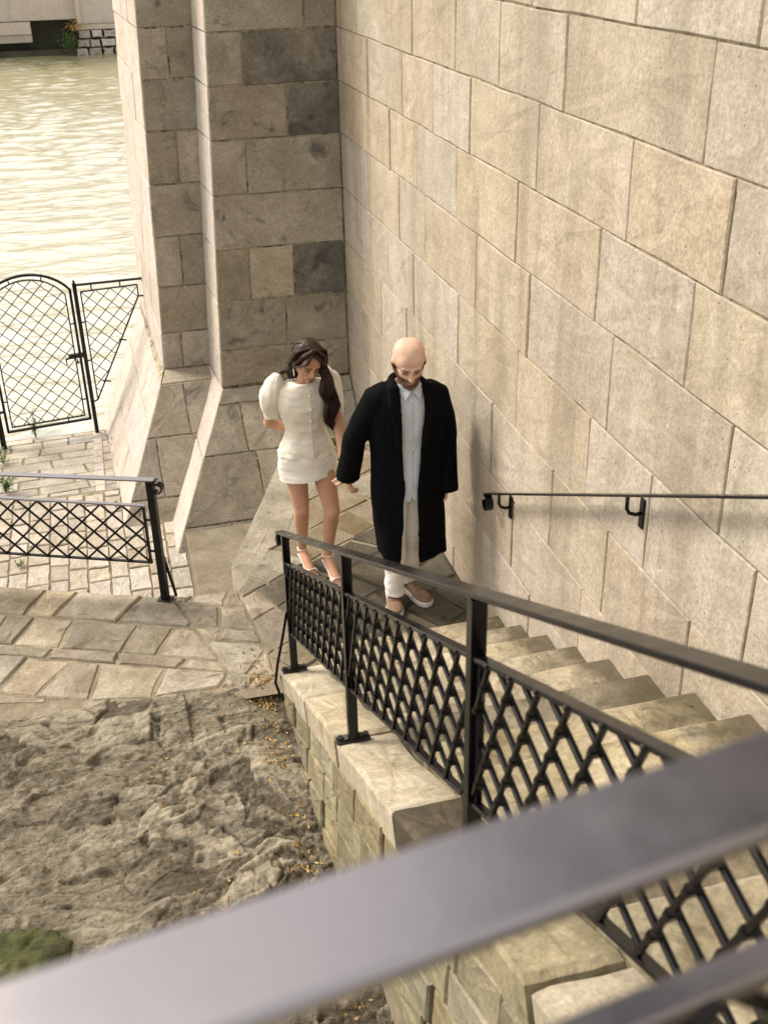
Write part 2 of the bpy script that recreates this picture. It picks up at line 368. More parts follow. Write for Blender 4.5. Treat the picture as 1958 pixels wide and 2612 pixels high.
ZR = [-.27, .15, .585, 1.0, 1.43, 1.86, 2.28, 2.67, 3.05, 3.43, 3.83, 4.24, 4.64, 5.05]
# ---- right-hand wall
wall = empty('stone_wall', (WX, 4.0, 0)); tag(wall, 'tall pale wall of big squared stone blocks rising beside the staircase', 'wall')
JR = {0: [5.0, 5.9, 6.9, 7.9], 1: [4.6, 5.35, 6.25, 7.3, 8.1], 2: [3.98, 4.89, 5.75, 6.6, 7.55, 8.3], 3: [2.3, 3.05, 3.77, 4.39, 5.25, 6.1, 6.98, 7.66, 8.45],
      4: [1.9, 2.7, 3.44, 4.02, 4.9, 5.86, 6.79, 7.44, 8.2], 5: [1.4, 2.2, 2.95, 3.87, 4.79, 5.56, 6.53, 7.14, 8.0], 6: [1.0, 1.8, 2.5, 3.29, 4.06, 4.99, 5.92, 6.7, 7.35, 8.1],
      7: [.6, 1.5, 2.4, 3.13, 3.84, 4.77, 5.71, 6.36, 7.03, 7.92], 8: [.9, 1.8, 2.6, 3.34, 4.51, 5.3, 5.98, 6.79, 7.56, 8.2], 9: [1.2, 2.2, 3.1, 3.9, 4.9, 5.8, 7.0, 8.1],
      10: [.5, 1.6, 2.7, 3.5, 4.4, 5.4, 6.4, 7.4], 11: [1, 2, 3, 4.1, 5, 6.1, 7.1, 8], 12: [.6, 1.5, 2.5, 3.6, 4.6, 5.6, 6.7, 7.8], 13: [1.2, 3.1, 5, 7], 14: [.6, 2.5, 4.3, 6.2, 8], 15: [1.5, 3.4, 5.2, 7], 16: [.9, 2.8, 4.6, 6.6], 17: [1.9, 3.7, 5.6, 7.6], 18: [1, 3, 5, 7]}
YA, YB = -.3, 8.86
q = [(WX, YB, ZR[0]), (WX, YA, ZR[0]), (WX, YA, ZR[-1]), (WX, YB, ZR[-1])]
H = ZR[-1] - ZR[0]
rows = []
for i in range(len(ZR) - 1):
    js = [(YB - y) / (YB - YA) for y in JR[i]]
    rows.append(((ZR[i] - ZR[0]) / H, (ZR[i + 1] - ZR[0]) / H, js))
face_of_blocks(wall, q, rows, (-1, 0, 0), M_wall, gap=.0045, amp=.003)
mb = MB(); d = .009
mb.add([(WX + d, 9.6, -.6), (WX + d, -3.2, -.6), (WX + d, -3.2, 5.05), (WX + d, 9.6, 5.05), (WX + .8, 9.6, -.6), (WX + .8, -3.2, -.6), (WX + .8, -3.2, 5.05), (WX + .8, 9.6, 5.05)],
       [(0, 1, 2, 3), (7, 6, 5, 4), (3, 2, 6, 7), (0, 3, 7, 4), (1, 5, 6, 2), (0, 4, 5, 1)])
mb.build('mortar', M_mortar, wall)

# ---- pier with battered foot
pier = empty('stone_pier', (1.2, 9.2, -.5)); tag(pier, 'stepped stone corner pier with flared foot and bright side faces, standing at the river edge', 'pier')
mort = MB()
def xl(z): return .825 + (z - .26) * .0455            # left edge of the front face
PT = 5.05
JP = {2: [1.50], 3: [1.42], 4: [1.14, 1.51], 5: [], 6: [1.18], 7: [1.53], 8: [1.21], 9: [1.70], 10: [1.3], 11: [1.55], 12: [1.2], 13: [1.6]}
zs = [.26, .585] + ZR[3:14]
dark = {(4, 1): 1, (4, 2): 1, (8, 1): 1}
for i in range(len(zs) - 1):
    z0, z1 = zs[i], zs[i + 1]; fy = 8.85
    quad = [(xl(z0), fy, z0), (WX - .004, fy, z0), (WX - .004, fy, z1), (xl(z1), fy, z1)]
    js = [(x - xl(z0)) / (WX - xl(z0)) for x in JP[i + 2]]
    dk = {4: .55, 8: .30, 7: .72}.get(i + 2)
    face_of_blocks(pier, quad, [(0, 1, js)], (0, -1, 0), M_pier, gap=.008, mat_fn=(lambda u, v, dk=dk: M_pier_dark if dk and u > dk else M_pier))
    # side face looking at the river, its lit brightness put into paler stone
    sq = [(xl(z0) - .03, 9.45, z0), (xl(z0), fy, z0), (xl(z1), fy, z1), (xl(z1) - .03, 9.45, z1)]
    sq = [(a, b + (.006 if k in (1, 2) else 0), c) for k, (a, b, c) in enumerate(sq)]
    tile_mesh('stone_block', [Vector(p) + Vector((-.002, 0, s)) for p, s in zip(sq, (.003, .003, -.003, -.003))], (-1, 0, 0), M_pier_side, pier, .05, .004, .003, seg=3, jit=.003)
backing(mort, [(xl(.26) + .01, 8.85, .2), (WX, 8.85, .2), (WX, 8.85, PT), (xl(PT) + .01, 8.85, PT)], (0, -1, 0))
backing(mort, [(xl(.26) - .03, 9.46, .2), (xl(.26), 8.86, .2), (xl(PT), 8.86, PT), (xl(PT) - .03, 9.46, PT)], (-1, 0, 0))
# recessed face further back
def xr(z): return .385 + (z - .25) * .038
JQ = {2: [.56], 3: [], 4: [.64], 5: [], 6: [.70], 7: [], 8: [.71], 9: [], 10: [.66], 11: [], 12: [.7], 13: []}
zs2 = [.25, .585] + ZR[3:14]
for i in range(len(zs2) - 1):
    z0, z1 = zs2[i], zs2[i + 1]; fy = 9.45; x1 = 1.0
    quad = [(xr(z0), fy, z0), (x1, fy, z0), (x1, fy, z1), (xr(z1), fy, z1)]
    js = [(x - xr(z0)) / (x1 - xr(z0)) for x in JQ[i + 2]]
    face_of_blocks(pier, quad, [(0, 1, js)], (0, -1, 0), M_pier, gap=.009)
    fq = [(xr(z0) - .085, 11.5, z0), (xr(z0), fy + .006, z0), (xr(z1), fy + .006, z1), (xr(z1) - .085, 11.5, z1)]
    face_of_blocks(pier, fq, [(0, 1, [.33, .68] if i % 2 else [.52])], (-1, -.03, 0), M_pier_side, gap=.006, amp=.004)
backing(mort, [(xr(.25) + .01, 9.45, .1), (1.1, 9.45, .1), (1.1, 9.45, PT), (xr(PT) + .01, 9.45, PT)], (0, -1, 0))
backing(mort, [(xr(.25) - .085, 11.5, .1), (xr(.25), 9.46, .1), (xr(PT), 9.46, PT), (xr(PT) - .085, 11.5, PT)], (-1, 0, 0))
mort.add([(xr(.1) - .08, 11.5, -.9), (2.7, 11.5, -.9), (2.7, 11.5, PT), (xr(PT) - .08, 11.5, PT), (.9, 8.87, PT), (2.7, 8.87, PT), (.45, 9.47, PT), (.95, 9.47, PT)], [(1, 0, 3, 2), (3, 6, 7, 4, 5, 2)])
# flared foot: front
A = Vector((.825, 8.82, .26)); B = Vector((.32, 7.96, -.60)); ext = (B - A) * .22
B2 = B + ext
front = [Vector((B2.x, B2.y, B2.z)), Vector((WX - .004, B2.y, B2.z)), Vector((WX - .004, A.y, A.z)), A]
nf = (front[1] - front[0]).cross(front[3] - front[0]).normalized()
def fb(v0, v1, us): return (v0, v1, us)
batter_blocks(pier, front, [(0, .20, [.72, 1.30]), (.20, .60, [.62, 1.02, 1.55]), (.60, .90, [.95, 1.36, 1.7]), (.90, 1, [1.2])], nf, M_pier)
backing(mort, front, nf)
bk = [Vector((.27, 9.6, B2.z)), B2 + Vector((0, .004, 0)), A + Vector((0, .004, 0)), Vector((.78, 9.6, .26))]
ns = (bk[1] - bk[0]).cross(bk[3] - bk[0]).normalized()
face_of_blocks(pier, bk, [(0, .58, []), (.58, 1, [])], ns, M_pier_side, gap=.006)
backing(mort, bk, ns)
# flared foot: recessed part
C1 = Vector((.33, 9.2, .215)); D1 = Vector((-.143, 8.41, -.72)); D2 = D1 + (D1 - C1) * .15
rec = [D2, Vector((.75, D2.y, D2.z)), Vector((.95, 9.2, .215)), C1]
nr = (rec[1] - rec[0]).cross(rec[3] - rec[0]).normalized()
batter_blocks(pier, rec, [(0, .28, [.12]), (.28, .66, [.22]), (.66, 1, [.52])], nr, M_pier)
backing(mort, rec, nr)
shelf = [C1 + Vector((0, .004, 0)), Vector((.95, 9.204, .215)), Vector((1.0, 9.452, .255)), Vector((.385, 9.452, .255))]
face_of_blocks(pier, shelf, [(0, 1, [])], (0, -.15, 1), M_pier, thick=.05)
lf = [Vector((-.26, 11.5, -1.02)), D2 + Vector((0, .004, 0)), C1 + Vector((0, .004, 0)), Vector((.30, 11.5, .20))]
nl = (lf[1] - lf[0]).cross(lf[3] - lf[0]).normalized()
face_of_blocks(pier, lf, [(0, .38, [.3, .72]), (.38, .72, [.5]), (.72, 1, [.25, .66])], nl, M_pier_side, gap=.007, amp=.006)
backing(mort, lf, nl)
mort.add([lf[3], C1, Vector((.385, 9.46, .26)), Vector((.30, 11.5, .26))], [(0, 1, 2, 3)])
mort.build('mortar', M_mortar, pier)

# ---- ground surfaces
def clip_poly(poly, region):
    """Sutherland-Hodgman, 2-D, convex ccw region"""
    out = list(poly); n = len(region)
    for i in range(n):
        a, b = region[i], region[(i + 1) % n]; inp = out; out = []
        if not inp: break
        def side(p): return (b[0] - a[0]) * (p[1] - a[1]) - (b[1] - a[1]) * (p[0] - a[0])
        for k in range(len(inp)):
            p, r = inp[k], inp[(k + 1) % len(inp)]; sp, sr = side(p), side(r)
            if sp >= 0: out.append(p)
            if (sp >= 0) != (sr >= 0):
                t = sp / (sp - sr); out.append((p[0] + (r[0] - p[0]) * t, p[1] + (r[1] - p[1]) * t))
    return out
def area2(p): return sum(p[i][0] * p[(i + 1) % len(p)][1] - p[(i + 1) % len(p)][0] * p[i][1] for i in range(len(p))) / 2
def shrink(poly, g):
    n = len(poly); c = (sum(p[0] for p in poly) / n, sum(p[1] for p in poly) / n); out = []
    for p in poly:
        dx, dy = c[0] - p[0], c[1] - p[1]; L = math.hypot(dx, dy) or 1; k = min(g / L * 1.3, .45); out.append((p[0] + dx * k, p[1] + dy * k))
    return out
def ccw(p): return p if area2(p) > 0 else p[::-1]
def pave(parent, region, org, ang, du, dv, mat, zf, gap=.010, jit=.22, name='paving_stone', amp=.006, var_len=.35, bev=.008, mat_fn=None, thick=.07, tilt=.006, box=None):
    region = ccw(region); ca, sa = math.cos(ang), math.sin(ang)
    us = [((p[0] - org[0]) * ca + (p[1] - org[1]) * sa, -(p[0] - org[0]) * sa + (p[1] - org[1]) * ca) for p in region]
    u0, u1 = min(a for a, b in us) - du, max(a for a, b in us) + du; v0, v1 = min(b for a, b in us) - dv, max(b for a, b in us) + dv
    nv = int((v1 - v0) / dv) + 1; nu = int((u1 - u0) / du) + 2
    lines = [v0 + i * dv + rng.uniform(-jit, jit) * dv * .5 for i in range(nv + 1)]
    for i in range(nv):
        u = u0 - rng.random() * du
        tl = [rng.uniform(-jit, jit) * dv * .35 for _ in range(nu * 3)]
        k = 0
        while u < u1:
            w_ = du * rng.uniform(1 - var_len, 1 + var_len); s1, s2 = rng.uniform(-jit, jit) * du * .3, rng.uniform(-jit, jit) * du * .3
            cell = [(u, lines[i] + tl[k] * 0), (u + w_, lines[i]), (u + w_ + s2, lines[i + 1]), (u + (pv if k else 0), lines[i + 1])]
            if k == 0: pass
            pv = s2; u += w_; k += 1
            wc = [(org[0] + a * ca - b * sa, org[1] + a * sa + b * ca) for a, b in cell]
            c = clip_poly(ccw(wc), region)
            if len(c) < 3 or abs(area2(c)) < .0035: continue
            # drop near-duplicate corners
            cc = []
            for p in c:
                if not cc or math.hypot(p[0] - cc[-1][0], p[1] - cc[-1][1]) > .012: cc.append(p)
            if len(cc) > 2 and math.hypot(cc[0][0] - cc[-1][0], cc[0][1] - cc[-1][1]) < .012: cc.pop()
            if len(cc) < 3: continue
            c = shrink(cc, gap / 2); cx = sum(p[0] for p in c) / len(c); cy = sum(p[1] for p in c) / len(c)
            tx, ty, dz = rng.uniform(-tilt, tilt) * 3, rng.uniform(-tilt, tilt) * 3, rng.uniform(-tilt, tilt)
            P = [(p[0], p[1], zf(p[0], p[1]) + dz + (p[0] - cx) * tx + (p[1] - cy) * ty) for p in c]
            tile_mesh(name, P, (0, 0, 1), mat_fn(cx, cy) if mat_fn else mat, parent, thick, bev, amp, seg=2 if len(P) > 4 else 3, jit=.006)
EU = math.atan2(6.515 - 6.056, -.948 - .118)    # direction of the terrace edge
terrace = mk('terrace_pavement', [(-3.2, 5.0, -.009), (.64, 4.9, -.009), (.64, 5.06, -.009), (1.96, 5.06, -.009), (1.96, 8.45, -.009), (.55, 6.03, -.009), (.12, 6.05, -.009), (-3.2, 7.48, -.009),
      (-3.2, 5.0, -.7), (.64, 4.9, -.7), (1.96, 8.45, -.8), (.55, 6.03, -.8), (.12, 6.05, -.8), (-3.2, 7.48, -.8)],
      [(0, 1, 2, 3, 4, 5, 6, 7), (5, 4, 10, 11), (6, 5, 11, 12), (7, 6, 12, 13)], M_dirt)
tag(terrace, kind='structure')
zt = lambda x, y: 0.0
rt = [(-3.1, 7.44), (.12, 6.06), (.54, 6.02), (.63, 5.06), (.38, 4.93), (-.1, 5.12), (-3.1, 5.25)]
for reg in ([(-3.1, 7.44), (.12, 6.06), (.42, 4.93), (-.1, 5.05), (-3.1, 5.15)], [(.12, 6.06), (.54, 6.02), (.63, 5.06), (.42, 4.93)]):
    pave(terrace, reg, (.12, 6.05), EU + math.pi, .30, .225, M_pave, zt, gap=.011, jit=.9, amp=.004, tilt=.006, bev=.010, var_len=.55)
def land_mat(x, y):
    if x > 1.12 + .25 * math.sin(y * 5) and y < 6.1: return M_land_dark
    if x > 1.05 and y < 6.9: return M_brown if (x * 7.3 + y * 3.1) % 1 < .6 else M_land_dark
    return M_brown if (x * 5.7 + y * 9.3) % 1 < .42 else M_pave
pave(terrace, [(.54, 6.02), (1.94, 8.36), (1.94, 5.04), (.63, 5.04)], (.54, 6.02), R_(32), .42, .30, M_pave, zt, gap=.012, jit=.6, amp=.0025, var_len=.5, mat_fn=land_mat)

M_joint_dark = stone('dark_joint_dirt', (.03, .024, .015), (.055, .044, .028), (.09, .075, .05), off=False, bump=.8, fine=80, big=6)
mk('dark_joint_sheet', [(1.0, 5.05, -.0055), (1.945, 5.05, -.0055), (1.945, 6.35, -.0055), (1.5, 6.3, -.0055), (1.15, 6.0, -.0055), (1.0, 5.6, -.0055)], [(0, 1, 2, 3, 4, 5)], M_joint_dark, terrace)  # darker sheet that shows in the joints of the dark landing stones
# lower pavement of setts
def zl(x, y):
    if y < 9.15: return -.72
    return -.76 - (y - 9.15) * .08
low = mk('lower_pavement', [(-3.4, 5.9, -.732), (.75, 5.9, -.732), (.75, 9.2, -.732), (-3.4, 9.2, -.732), (-3.4, 9.2, -.775), (.75, 9.2, -.775), (.75, 11.0, -.92), (-3.4, 11.0, -.92), (-3.4, 11.0, -2.6), (.75, 11.0, -2.6)],
         [(0, 1, 2, 3), (3, 2, 5, 4), (4, 5, 6, 7), (7, 6, 9, 8)], M_dirt)
tag(low, kind='structure')
pave(low, [(.325, 6.0), (.325, 8.4), (.0, 9.14), (-1.95, 9.14), (-1.95, 6.9)], (.325, 6.0), R_(90), .27, .155, M_cobble, zl, gap=.007, jit=.12, name='cobble', amp=.004, var_len=.3, bev=.006, thick=.05, tilt=.003)
pave(low, [(.0, 9.17), (-.1, 9.9), (-.16, 10.95), (-2.1, 10.95), (-2.1, 9.17)], (.2, 9.17), R_(184), .38, .21, M_slab, zl, gap=.009, jit=.2, name='paving_slab', amp=.003, bev=.006, thick=.05, tilt=.002)
# worn channel stones running to the gate post
for i in range(9):
    y0 = 9.2 + i * .19
    pts = [(-.36, y0), (-.27, y0), (-.27, y0 + .182), (-.36, y0 + .182)]
    tile_mesh('channel_stone', [(a, b, zl(a, b) + .012) for a, b in pts], (0, 0, 1), M_pier_side, low, .04, .006, .003)

# winder steps between terrace and lower pavement
wind = empty('winder_steps', (.6, 6.8, -.45)); tag(wind, 'worn brown wedge shaped steps turning down from the landing beside the pier foot', 'steps')
def slab(name, poly, z, th, mat, parent, amp=.0015, bev=.012):
    poly = ccw(poly)
    return tile_mesh(name, [(p[0], p[1], z) for p in poly], (0, 0, 1), mat, parent, th, bev, amp, seg=5, jit=.008)
slab('step', [(.52, 6.05), (.56, 6.64), (.845, 7.37), (1.25, 8.4), (1.93, 8.33)], -.19, .25, M_pave, wind)
slab('step', [(.33, 6.05), (.60, 6.09), (1.1, 7.3), (1.3, 8.5), (.62, 8.5), (.33, 8.1)], -.60, .2, M_brown, wind)

# ---- rock ground
gx, gy = 400, 600
X0, X1, Y0, Y1 = -3.3, .66, .15, 5.35
V = []; soil = []; moss = []; tone = []
def rock_base(x, y):
    t = max(0, 4.95 - y)
    return -.05 + .055 * t + .022 * t * t + .05 * math.exp(-((y - 4.9) / .3) ** 2) * (1 if x < .1 else .3)
nz = mnoise.noise; vor = mnoise.voronoi
for j in range(gy):
    y = Y1 - (Y1 - Y0) * (1 - j / (gy - 1)) ** 1.25
    for i in range(gx):
        x = X1 - (X1 - X0) * (1 - i / (gx - 1)) ** 1.5
        w1_, w2_ = nz(Vector((x * 1.6 + 3, y * 1.6, 1))), nz(Vector((x * 1.6 - 9, y * 1.6, 2)))
        wx = x + .14 * w1_ + .06 * nz(Vector((x * 6, y * 6, 3))); wy = y + .14 * w2_ + .06 * nz(Vector((x * 6, y * 6, 6)))
        a = fbm(wx * .9, wy * 1.5, 3, 3)
        # bedding ledges dipping across the slope, each with a broken edge
        led = wy * 3.0 - wx * 1.15 + 1.5 * a; fl = led - math.floor(led); ledge = (fl if fl < .86 else (1 - fl) * 6.1) * .05
        led2 = wy * 9 - wx * 2.5 + 2.2 * a; f2 = led2 - math.floor(led2); ledge2 = (f2 if f2 < .8 else (1 - f2) * 4) * .014
        dv, pv_ = vor(Vector((wx * 3.6, wy * 4.9, .3))); e1 = dv[1] - dv[0]
        tl = nz(Vector((pv_[0][0] * 5.1, pv_[0][1] * 5.1, 4)))                       # each fragment sits at its own height
        dv2, pv2 = vor(Vector((wx * 13, wy * 19, 1.3))); e2 = dv2[1] - dv2[0]; tl2 = nz(Vector((pv2[0][0] * 7.1, pv2[0][1] * 7.1, 8)))
        rough_ = max(0, min(1, nz(Vector((x * .9 + 5, y * .9, 7))) * 1.6 + .62))
        b = nz(Vector((wx * 16, wy * 20, 8))); c = nz(Vector((x * 42, y * 48, 9)))
        cr1 = max(0, 1 - e1 / .055) * (1 if nz(Vector((x * 2.3, y * 2.3, 21))) > .12 else .05); cr2 = max(0, 1 - e2 / .14) * rough_
        z = rock_base(x, y) + a * .07 + ledge * .8 + ledge2 * (.5 + rough_) + tl * .026 + tl2 * .013 * (.25 + rough_) + b * .009 + c * .0065 - cr1 * .012 - cr2 * .008 - max(0, nz(Vector((x * 9, y * 11, 30))) - .42) * .12
        near = max(0, (y - 4.9) / .45); z = z * (1 - min(1, near)) + (-.04) * min(1, near)
        side = max(0, 1 - (X1 - x) / .25)
        z -= side * .05
        V.append((x, y, z)); tone.append(max(0, min(1, .5 + tl * .7 + tl2 * .55 * (.3 + rough_) + b * .15)))
        soil.append(max(0, min(1, cr1 * .6 + cr2 * .35 + (.6 if fl > .88 else 0) * .5 + side * .5 * (.6 + b))))
        mo = max(0, 1 - math.hypot((x + .70) / .24, (y - 3.30) / .20) + .35 * fbm(x * 5, y * 5, 4, 3)); moss.append(min(1, mo * 3))
F = [(j * gx + i, j * gx + i + 1, (j + 1) * gx + i + 1, (j + 1) * gx + i) for j in range(gy - 1) for i in range(gx - 1)]
rock = mk('rock_ground', V, F, M_rock, smooth=True); tag(rock, kind='structure')
for nm, dat in (('soil', soil), ('moss', moss), ('tone', tone)):
    at = rock.data.attributes.new(nm, 'FLOAT', 'POINT'); at.data.foreach_set('value', dat)
RV = np.array([v[2] for v in V]).reshape(gy, gx)
def rock_z(x, y):
    i = min(gx - 1, max(0, round((1 - (max(0, X1 - x) / (X1 - X0)) ** (1 / 1.5)) * (gx - 1)))); j = min(gy - 1, max(0, round((1 - (max(0, Y1 - y) / (Y1 - Y0)) ** .8) * (gy - 1))))
    return float(RV[j, i])

# ---- main staircase
RUN, RISE, YN = .3483, .1673, 5.034
stair = empty('stone_staircase', (1.28, 5.03, 0)); tag(stair, 'straight flight of worn pale stone steps climbing beside the tall block wall', 'staircase')
def step_mesh(k):
    y1 = YN - RUN * k + .012; y0 = y1 - RUN - .05; z1 = RISE * (k + 1); xl_ = .872 + rng.uniform(-.006, .006); x1 = WX - .005
    nx, ny = 18, 6; V = []; F = []
    top = {}
    for j in range(ny + 1):
        for i in range(nx + 1):
            x = xl_ + (x1 - xl_) * i / nx; y = y0 + (y1 - y0) * j / ny
            z = z1 + .006 * fbm(x * 4 + k * 5, y * 5, k, 3) - .008 * math.exp(-((x - 1.2) / .3) ** 2) * (j / ny)
            if j == ny: z -= .008; y += .006 * fbm(x * 6, k * 3.1, 2, 3)
            if j == ny - 1: y = y1 - .014
            if i == 0: z -= .008; x += .006 * fbm(y * 6, k * 3.1, 5, 3)
            if i == 1: x = xl_ + .016
            top[i, j] = len(V); V.append((x, y, z))
    # skirts: nosing (far, +y) and river side (-x)
    lo = z1 - RISE - .03
    b1 = [];
    for i in range(nx + 1):
        p = V[top[i, ny]]; b1.append(len(V)); V.append((p[0], p[1] + .004, lo))
    b0 = []
    for j in range(ny + 1):
        p = V[top[0, j]]; b0.append(len(V)); V.append((p[0] - .006 * (1 + fbm(p[1] * 5, k, 3, 2)), p[1], lo - .02))
    for j in range(ny):
        for i in range(nx): F.append((top[i, j], top[i + 1, j], top[i + 1, j + 1], top[i, j + 1]))
    for i in range(nx): F.append((top[i, ny], top[i + 1, ny], b1[i + 1], b1[i]))
    for j in range(ny): F.append((top[0, j + 1], b0[j + 1], b0[j], top[0, j]))
    return V, F
for k in range(15):
    V, F = step_mesh(k)
    mk('step', V, F, M_step_mid if k in (5, 9) else M_step, stair)
# side masonry under the steps
core = MB()
core.add([(.648, 4.94, -.3), (.648, .1, -.3), (.648, .1, 2.33), (.648, 4.94, .0), (1.94, 5.0, -.3), (1.94, .1, -.3), (1.94, .1, 2.3), (1.94, 4.95, 0)], [(0, 3, 2, 1), (3, 7, 6, 2), (0, 4, 7, 3)])
core.build('stair_core', M_dirt, stair)
def zc(y): return .11 + (4.96 - y) * .487
CN = Vector((0, .487, 1)).normalized()
for ya, yb, mt in ((4.96, 4.21, M_side2), (4.20, 3.43, M_side2), (3.42, 2.53, M_side2), (2.52, 2.02, M_coping_shade), (2.01, 1.43, M_side), (1.42, .30, M_side2)):
    dz = rng.uniform(-.008, .008) + (.02 if mt is M_coping_shade else 0)
    tile_mesh('coping_slab', [(.635 + rng.uniform(-.008, .008), yb + .006, zc(yb) + dz), (.872, yb + .006, zc(yb) + dz), (.872, ya - .006, zc(ya) + dz), (.635 + rng.uniform(-.008, .008), ya - .006, zc(ya) + dz)], CN, mt, stair, .13, .016, .004, seg=6, jit=.005)
for n in range(4):
    y1 = 4.95 + (.1 if n % 2 else 0) - n * .02
    while y1 > .35:
        L = rng.uniform(.28, .52); h_ = .165; y0 = y1 - L; x = .640 - n * .007 + rng.uniform(-.010, .008)
        za, zb = zc(y1) - .125 - n * .17, zc(y0) - .125 - n * .17
        tile_mesh('side_stone', [(x - .008, y1 - .004, za - h_), (x - .008, y0 + .004, zb - h_), (x, y0 + .004, zb), (x, y1 - .004, za)], (-1, 0, 0), M_side, stair, .12, .008, .0035, seg=4, jit=.004)
        y1 = y0
# upper landing (where the photographer stands)
up = mk('upper_landing', [(-2.4, .16, 2.505), (-2.4, -3.2, 2.505), (WX, -3.2, 2.505), (WX, .16, 2.505), (-2.4, .16, .6), (-2.4, -3.2, .6), (WX, -3.2, .6), (WX, .16, .6)],
        [(0, 1, 2, 3), (0, 3, 7, 4), (1, 0, 4, 5), (2, 1, 5, 6)], M_step); tag(up, kind='structure')

# ---- out-of-view tree added behind the tall wall to give the glossy rail a dark reflection
M_bark = stone('bark', (.05, .04, .03), (.08, .065, .045), (.12, .10, .07), off=False, bump=1.0)
def leafy(name, col, col2):
    m, nt, b = new_mat(name); g = N(nt, 'ShaderNodeNewGeometry'); c = mixn(nt, g.outputs['Random Per Island'], col, col2); nt.links.new(c, b.inputs['Base Color']); b.inputs['Roughness'].default_value = .55; return m
M_crown = leafy('tree_leaves', (.012, .026, .010), (.03, .05, .014))
tree = empty('tree', (4.6, 3.6, -1.0)); tag(tree, 'tall dense unseen tree added behind the big block wall for a dark rail reflection', 'tree')
mb = MB(); mb.tube([(4.6, 3.6, -1), (4.55, 3.7, 2.5), (4.7, 3.5, 6), (4.6, 3.8, 9), (4.7, 3.9, 12)], [.32, .26, .2, .13, .05], 12)
for a, z in ((0.4, 5), (1.9, 5.6), (3.3, 6.2), (4.6, 5.4), (5.5, 7.2), (1.0, 7.6), (2.6, 8.2), (3.9, 8.8)):
    mb.tube([(4.65, 3.6, z), (4.65 + math.cos(a) * 1.0, 3.6 + math.sin(a) * 1.3, z + .7), (4.65 + math.cos(a) * 2.0, 3.6 + math.sin(a) * 3.0, z + 1.6)], [.11, .07, .03], 8)
mb.build('trunk', M_bark, tree)
crown = []
for i in range(95):
    a = rng.uniform(0, 6.28); r_ = math.sqrt(rng.random()); crown.append((4.4 + math.cos(a) * r_ * 2.1, 3.8 + math.sin(a) * r_ * 4.2, rng.uniform(5.8, 11.5), rng.uniform(.6, 1.1)))
Vc = []; Fc = []
for cx, cy, cz, cr_ in crown:
    for k in range(150):
        d = Vector((rng.gauss(0, 1), rng.gauss(0, 1), rng.gauss(0, 1))).normalized() * cr_ * rng.uniform(.5, 1); u = Vector((rng.gauss(0, 1), rng.gauss(0, 1), rng.gauss(0, 1))).normalized(); v_ = u.orthogonal().normalized(); p = Vector((cx, cy, cz)) + d; L = rng.uniform(.14, .24)
        n0 = len(Vc); Vc += [p - u * L, p + v_ * L * .5, p + u * L, p - v_ * L * .5]; Fc.append((n0, n0 + 1, n0 + 2, n0 + 3))
mk('crown', Vc, Fc, M_crown, tree)

# ---- water, river bed, far bank
def water_material():
    m, nt, b = new_mat('river_water'); g = N(nt, 'ShaderNodeTexCoord')
    mp = N(nt, 'ShaderNodeMapping'); mp.inputs['Scale'].default_value = (.8, 2.2, 1); mp.inputs['Rotation'].default_value = (0, 0, R_(8)); nt.links.new(g.outputs['Object'], mp.inputs['Vector'])
    n1 = noise_node(nt, mp.outputs[0], 3.0, 5, .55, .6); n2 = noise_node(nt, mp.outputs[0], 4.5, 4, .6, .5)
    b.inputs['Base Color'].default_value = (.34, .315, .17, 1); b.inputs['Roughness'].default_value = .14; b.inputs['IOR'].default_value = 3.4
    b.inputs['Specular IOR Level'].default_value = .9
    h = math_n(nt, 'ADD', n1.outputs[0], math_n(nt, 'MULTIPLY', n2.outputs[0], .3))
    bp = N(nt, 'ShaderNodeBump'); bp.inputs['Strength'].default_value = .8; bp.inputs['Distance'].default_value = .035
    nt.links.new(h, bp.inputs['Height']); nt.links.new(bp.outputs[0], b.inputs['Normal']); return m
M_water = water_material()
wx_, wy_ = 240, 900
xs = np.linspace(-9.5, 5.5, wx_); ys = 10.5 + (61.0 - 10.5) * (np.linspace(0, 1, wy_) ** 1.6); XX, YY = np.meshgrid(xs, ys); ZZ = np.zeros_like(XX); r2 = np.random.RandomState(4)
for i in range(46):
    lam = 10 ** r2.uniform(math.log10(.20), math.log10(1.5)); th = r2.normal(math.pi / 2 + .15, .42); k = 2 * math.pi / lam; ph = r2.uniform(0, 6.28)
    mod = .5 + .5 * np.sin(XX * r2.uniform(.2, .9) + YY * r2.uniform(.1, .5) + r2.uniform(0, 6.28))
    ZZ += lam * .0085 * mod * np.sin(k * (math.cos(th) * XX + math.sin(th) * YY) + ph + .8 * np.sin(XX * .9 + i) + .6 * np.sin(YY * .7 + i * 2))
Vw = np.stack([XX, YY, ZZ - 2.0], -1).reshape(-1, 3)
Fw = [(j * wx_ + i, j * wx_ + i + 1, (j + 1) * wx_ + i + 1, (j + 1) * wx_ + i) for j in range(wy_ - 1) for i in range(wx_ - 1)]
n0 = len(Vw); Vw = [tuple(v) for v in Vw] + [(-90, 8, -2.03), (90, 8, -2.03), (90, 62, -2.03), (-90, 62, -2.03)]; Fw.append((n0, n0 + 1, n0 + 2, n0 + 3))
water = mk('river_water', Vw, Fw, M_water, smooth=True); tag(water, kind='structure')
M_ground = stone('ground_soil', (.16, .14, .08), (.20, .18, .11), (.24, .21, .14), off=False, bump=.3, big=.3)
gnd = mk('ground', [(-900, -900, -4.0), (900, -900, -4.0), (900, 900, -4.0), (-900, 900, -4.0)], [(0, 1, 2, 3)], M_ground); tag(gnd, kind='structure')
